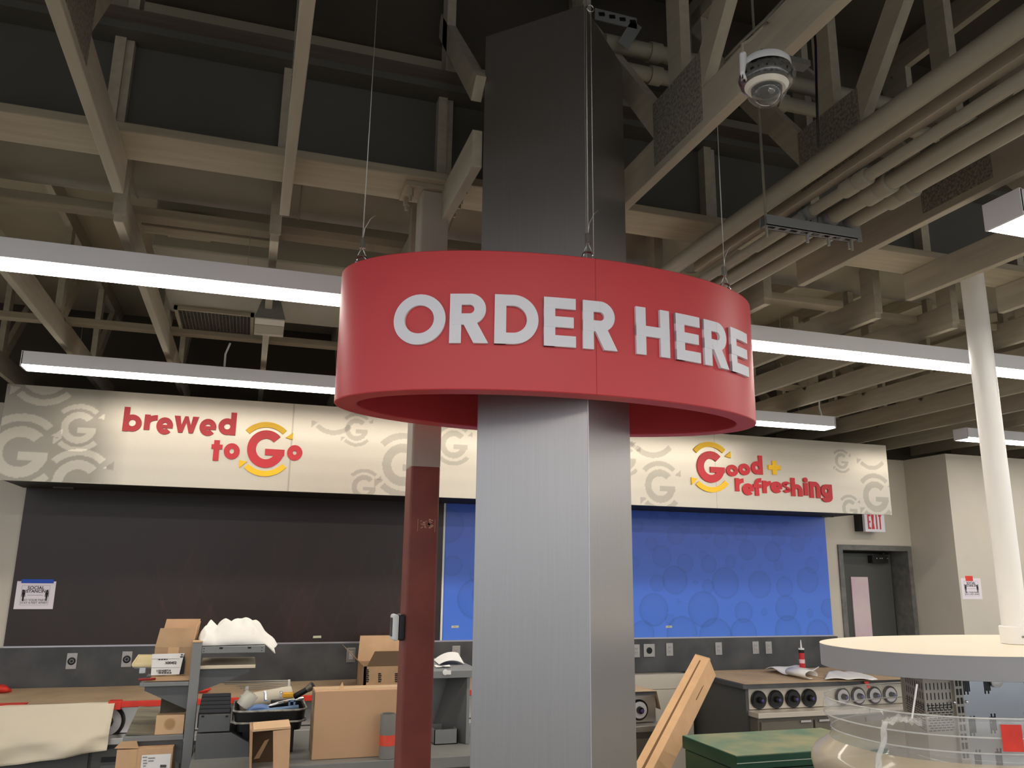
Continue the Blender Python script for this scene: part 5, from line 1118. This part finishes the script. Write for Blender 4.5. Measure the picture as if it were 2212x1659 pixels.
# metal unit between post and column
mu = thing('grey_steel_cabinet', 'grey steel open cabinet between the primed post and the metal column', 'cabinet', (1.0, 4.6, 0))
Ym = 4.25
x0_ = aty(925, 1455, Ym).x; x1_ = aty(1040, 1455, Ym).x; zt_ = aty(975, 1449, Ym).z
MB().box(x0_, x1_, Ym, Ym+.62, zt_-.035, zt_).build('top_panel', M_shelf, mu, bevel=.002)
MB().box(x0_, x1_, Ym+.30, Ym+.32, zB+.002, zt_-.036).build('back_panel', M_shelf, mu)
xs_ = aty(1010, 1520, Ym).x; MB().box(xs_, xs_+.015, Ym+.02, Ym+.298, zB+.002, zt_-.036).build('side_panel', M_shelf, mu)
tri = MB().hexa([(xs_-.12, Ym+.28, zB+.002), (xs_-.001, Ym+.02, zB+.002), (xs_-.001, Ym+.29, zB+.002), (xs_-.12, Ym+.29, zB+.002), (xs_-.03, Ym+.27, zt_-.04), (xs_-.001, Ym+.02, zt_-.04), (xs_-.001, Ym+.29, zt_-.04), (xs_-.03, Ym+.28, zt_-.04)]); tri.build('angled_side', M_shelfd, mu)
MB().lathe(aty(962, 1452, Ym-.001), [(.014, 0), (.014, .002), (.004, .003)], 20, ax=(0,-1,0)).box(aty(966,1452,Ym).x, aty(974,1452,Ym).x, Ym-.004, Ym-.001, aty(966,1457,Ym).z, aty(966,1448,Ym).z).build('white_tag', M_white, mu)
sq = thing('square_steel_bin', 'small open square steel bin standing inside the grey steel cabinet', 'bin', aty(962, 1615, Ym+.05))
xb0, xb1 = aty(938, 1595, Ym+.04).x, aty(988, 1595, Ym+.04).x; zq0, zq1 = zB+.002, aty(960, 1576, Ym+.04).z
mb = MB()
for q in ((xb0, xb1, Ym+.04, Ym+.044), (xb0, xb1, Ym+.20, Ym+.204), (xb0, xb0+.004, Ym+.04, Ym+.204), (xb1-.004, xb1, Ym+.04, Ym+.204)): mb.box(*q, zq0, zq1)
mb.box(xb0, xb1, Ym+.04, Ym+.204, zq0, zq0+.003); mb.build('bin_walls', M_shelf, sq)
P_ = [[Vector((aty(940, 1420, Ym+.35).x+u*.14+v*.02, Ym+.25+v*.22, zt_+.005+.04*u*(1-u)*2+.035*v*u)) for u in np.linspace(0, 1, 8)] for v in np.linspace(0, 1, 6)]
tag(MB().grid(P_).build('folded_papers', M_paper, solid=.002), 'folded white papers on top of the grey steel cabinet', 'paper')
P_ = [[Vector((aty(945, 1436, Ym+.1).x+u*.08, Ym+.12+v*.05, zt_+.004+.008*rng.random())) for u in np.linspace(0, 1, 8)] for v in np.linspace(0, 1, 5)]
tag(MB().grid(P_).build('crumpled_wrapper', M_paper, solid=.001), 'small crumpled white wrapper on the front of the grey steel cabinet', 'wrapper')
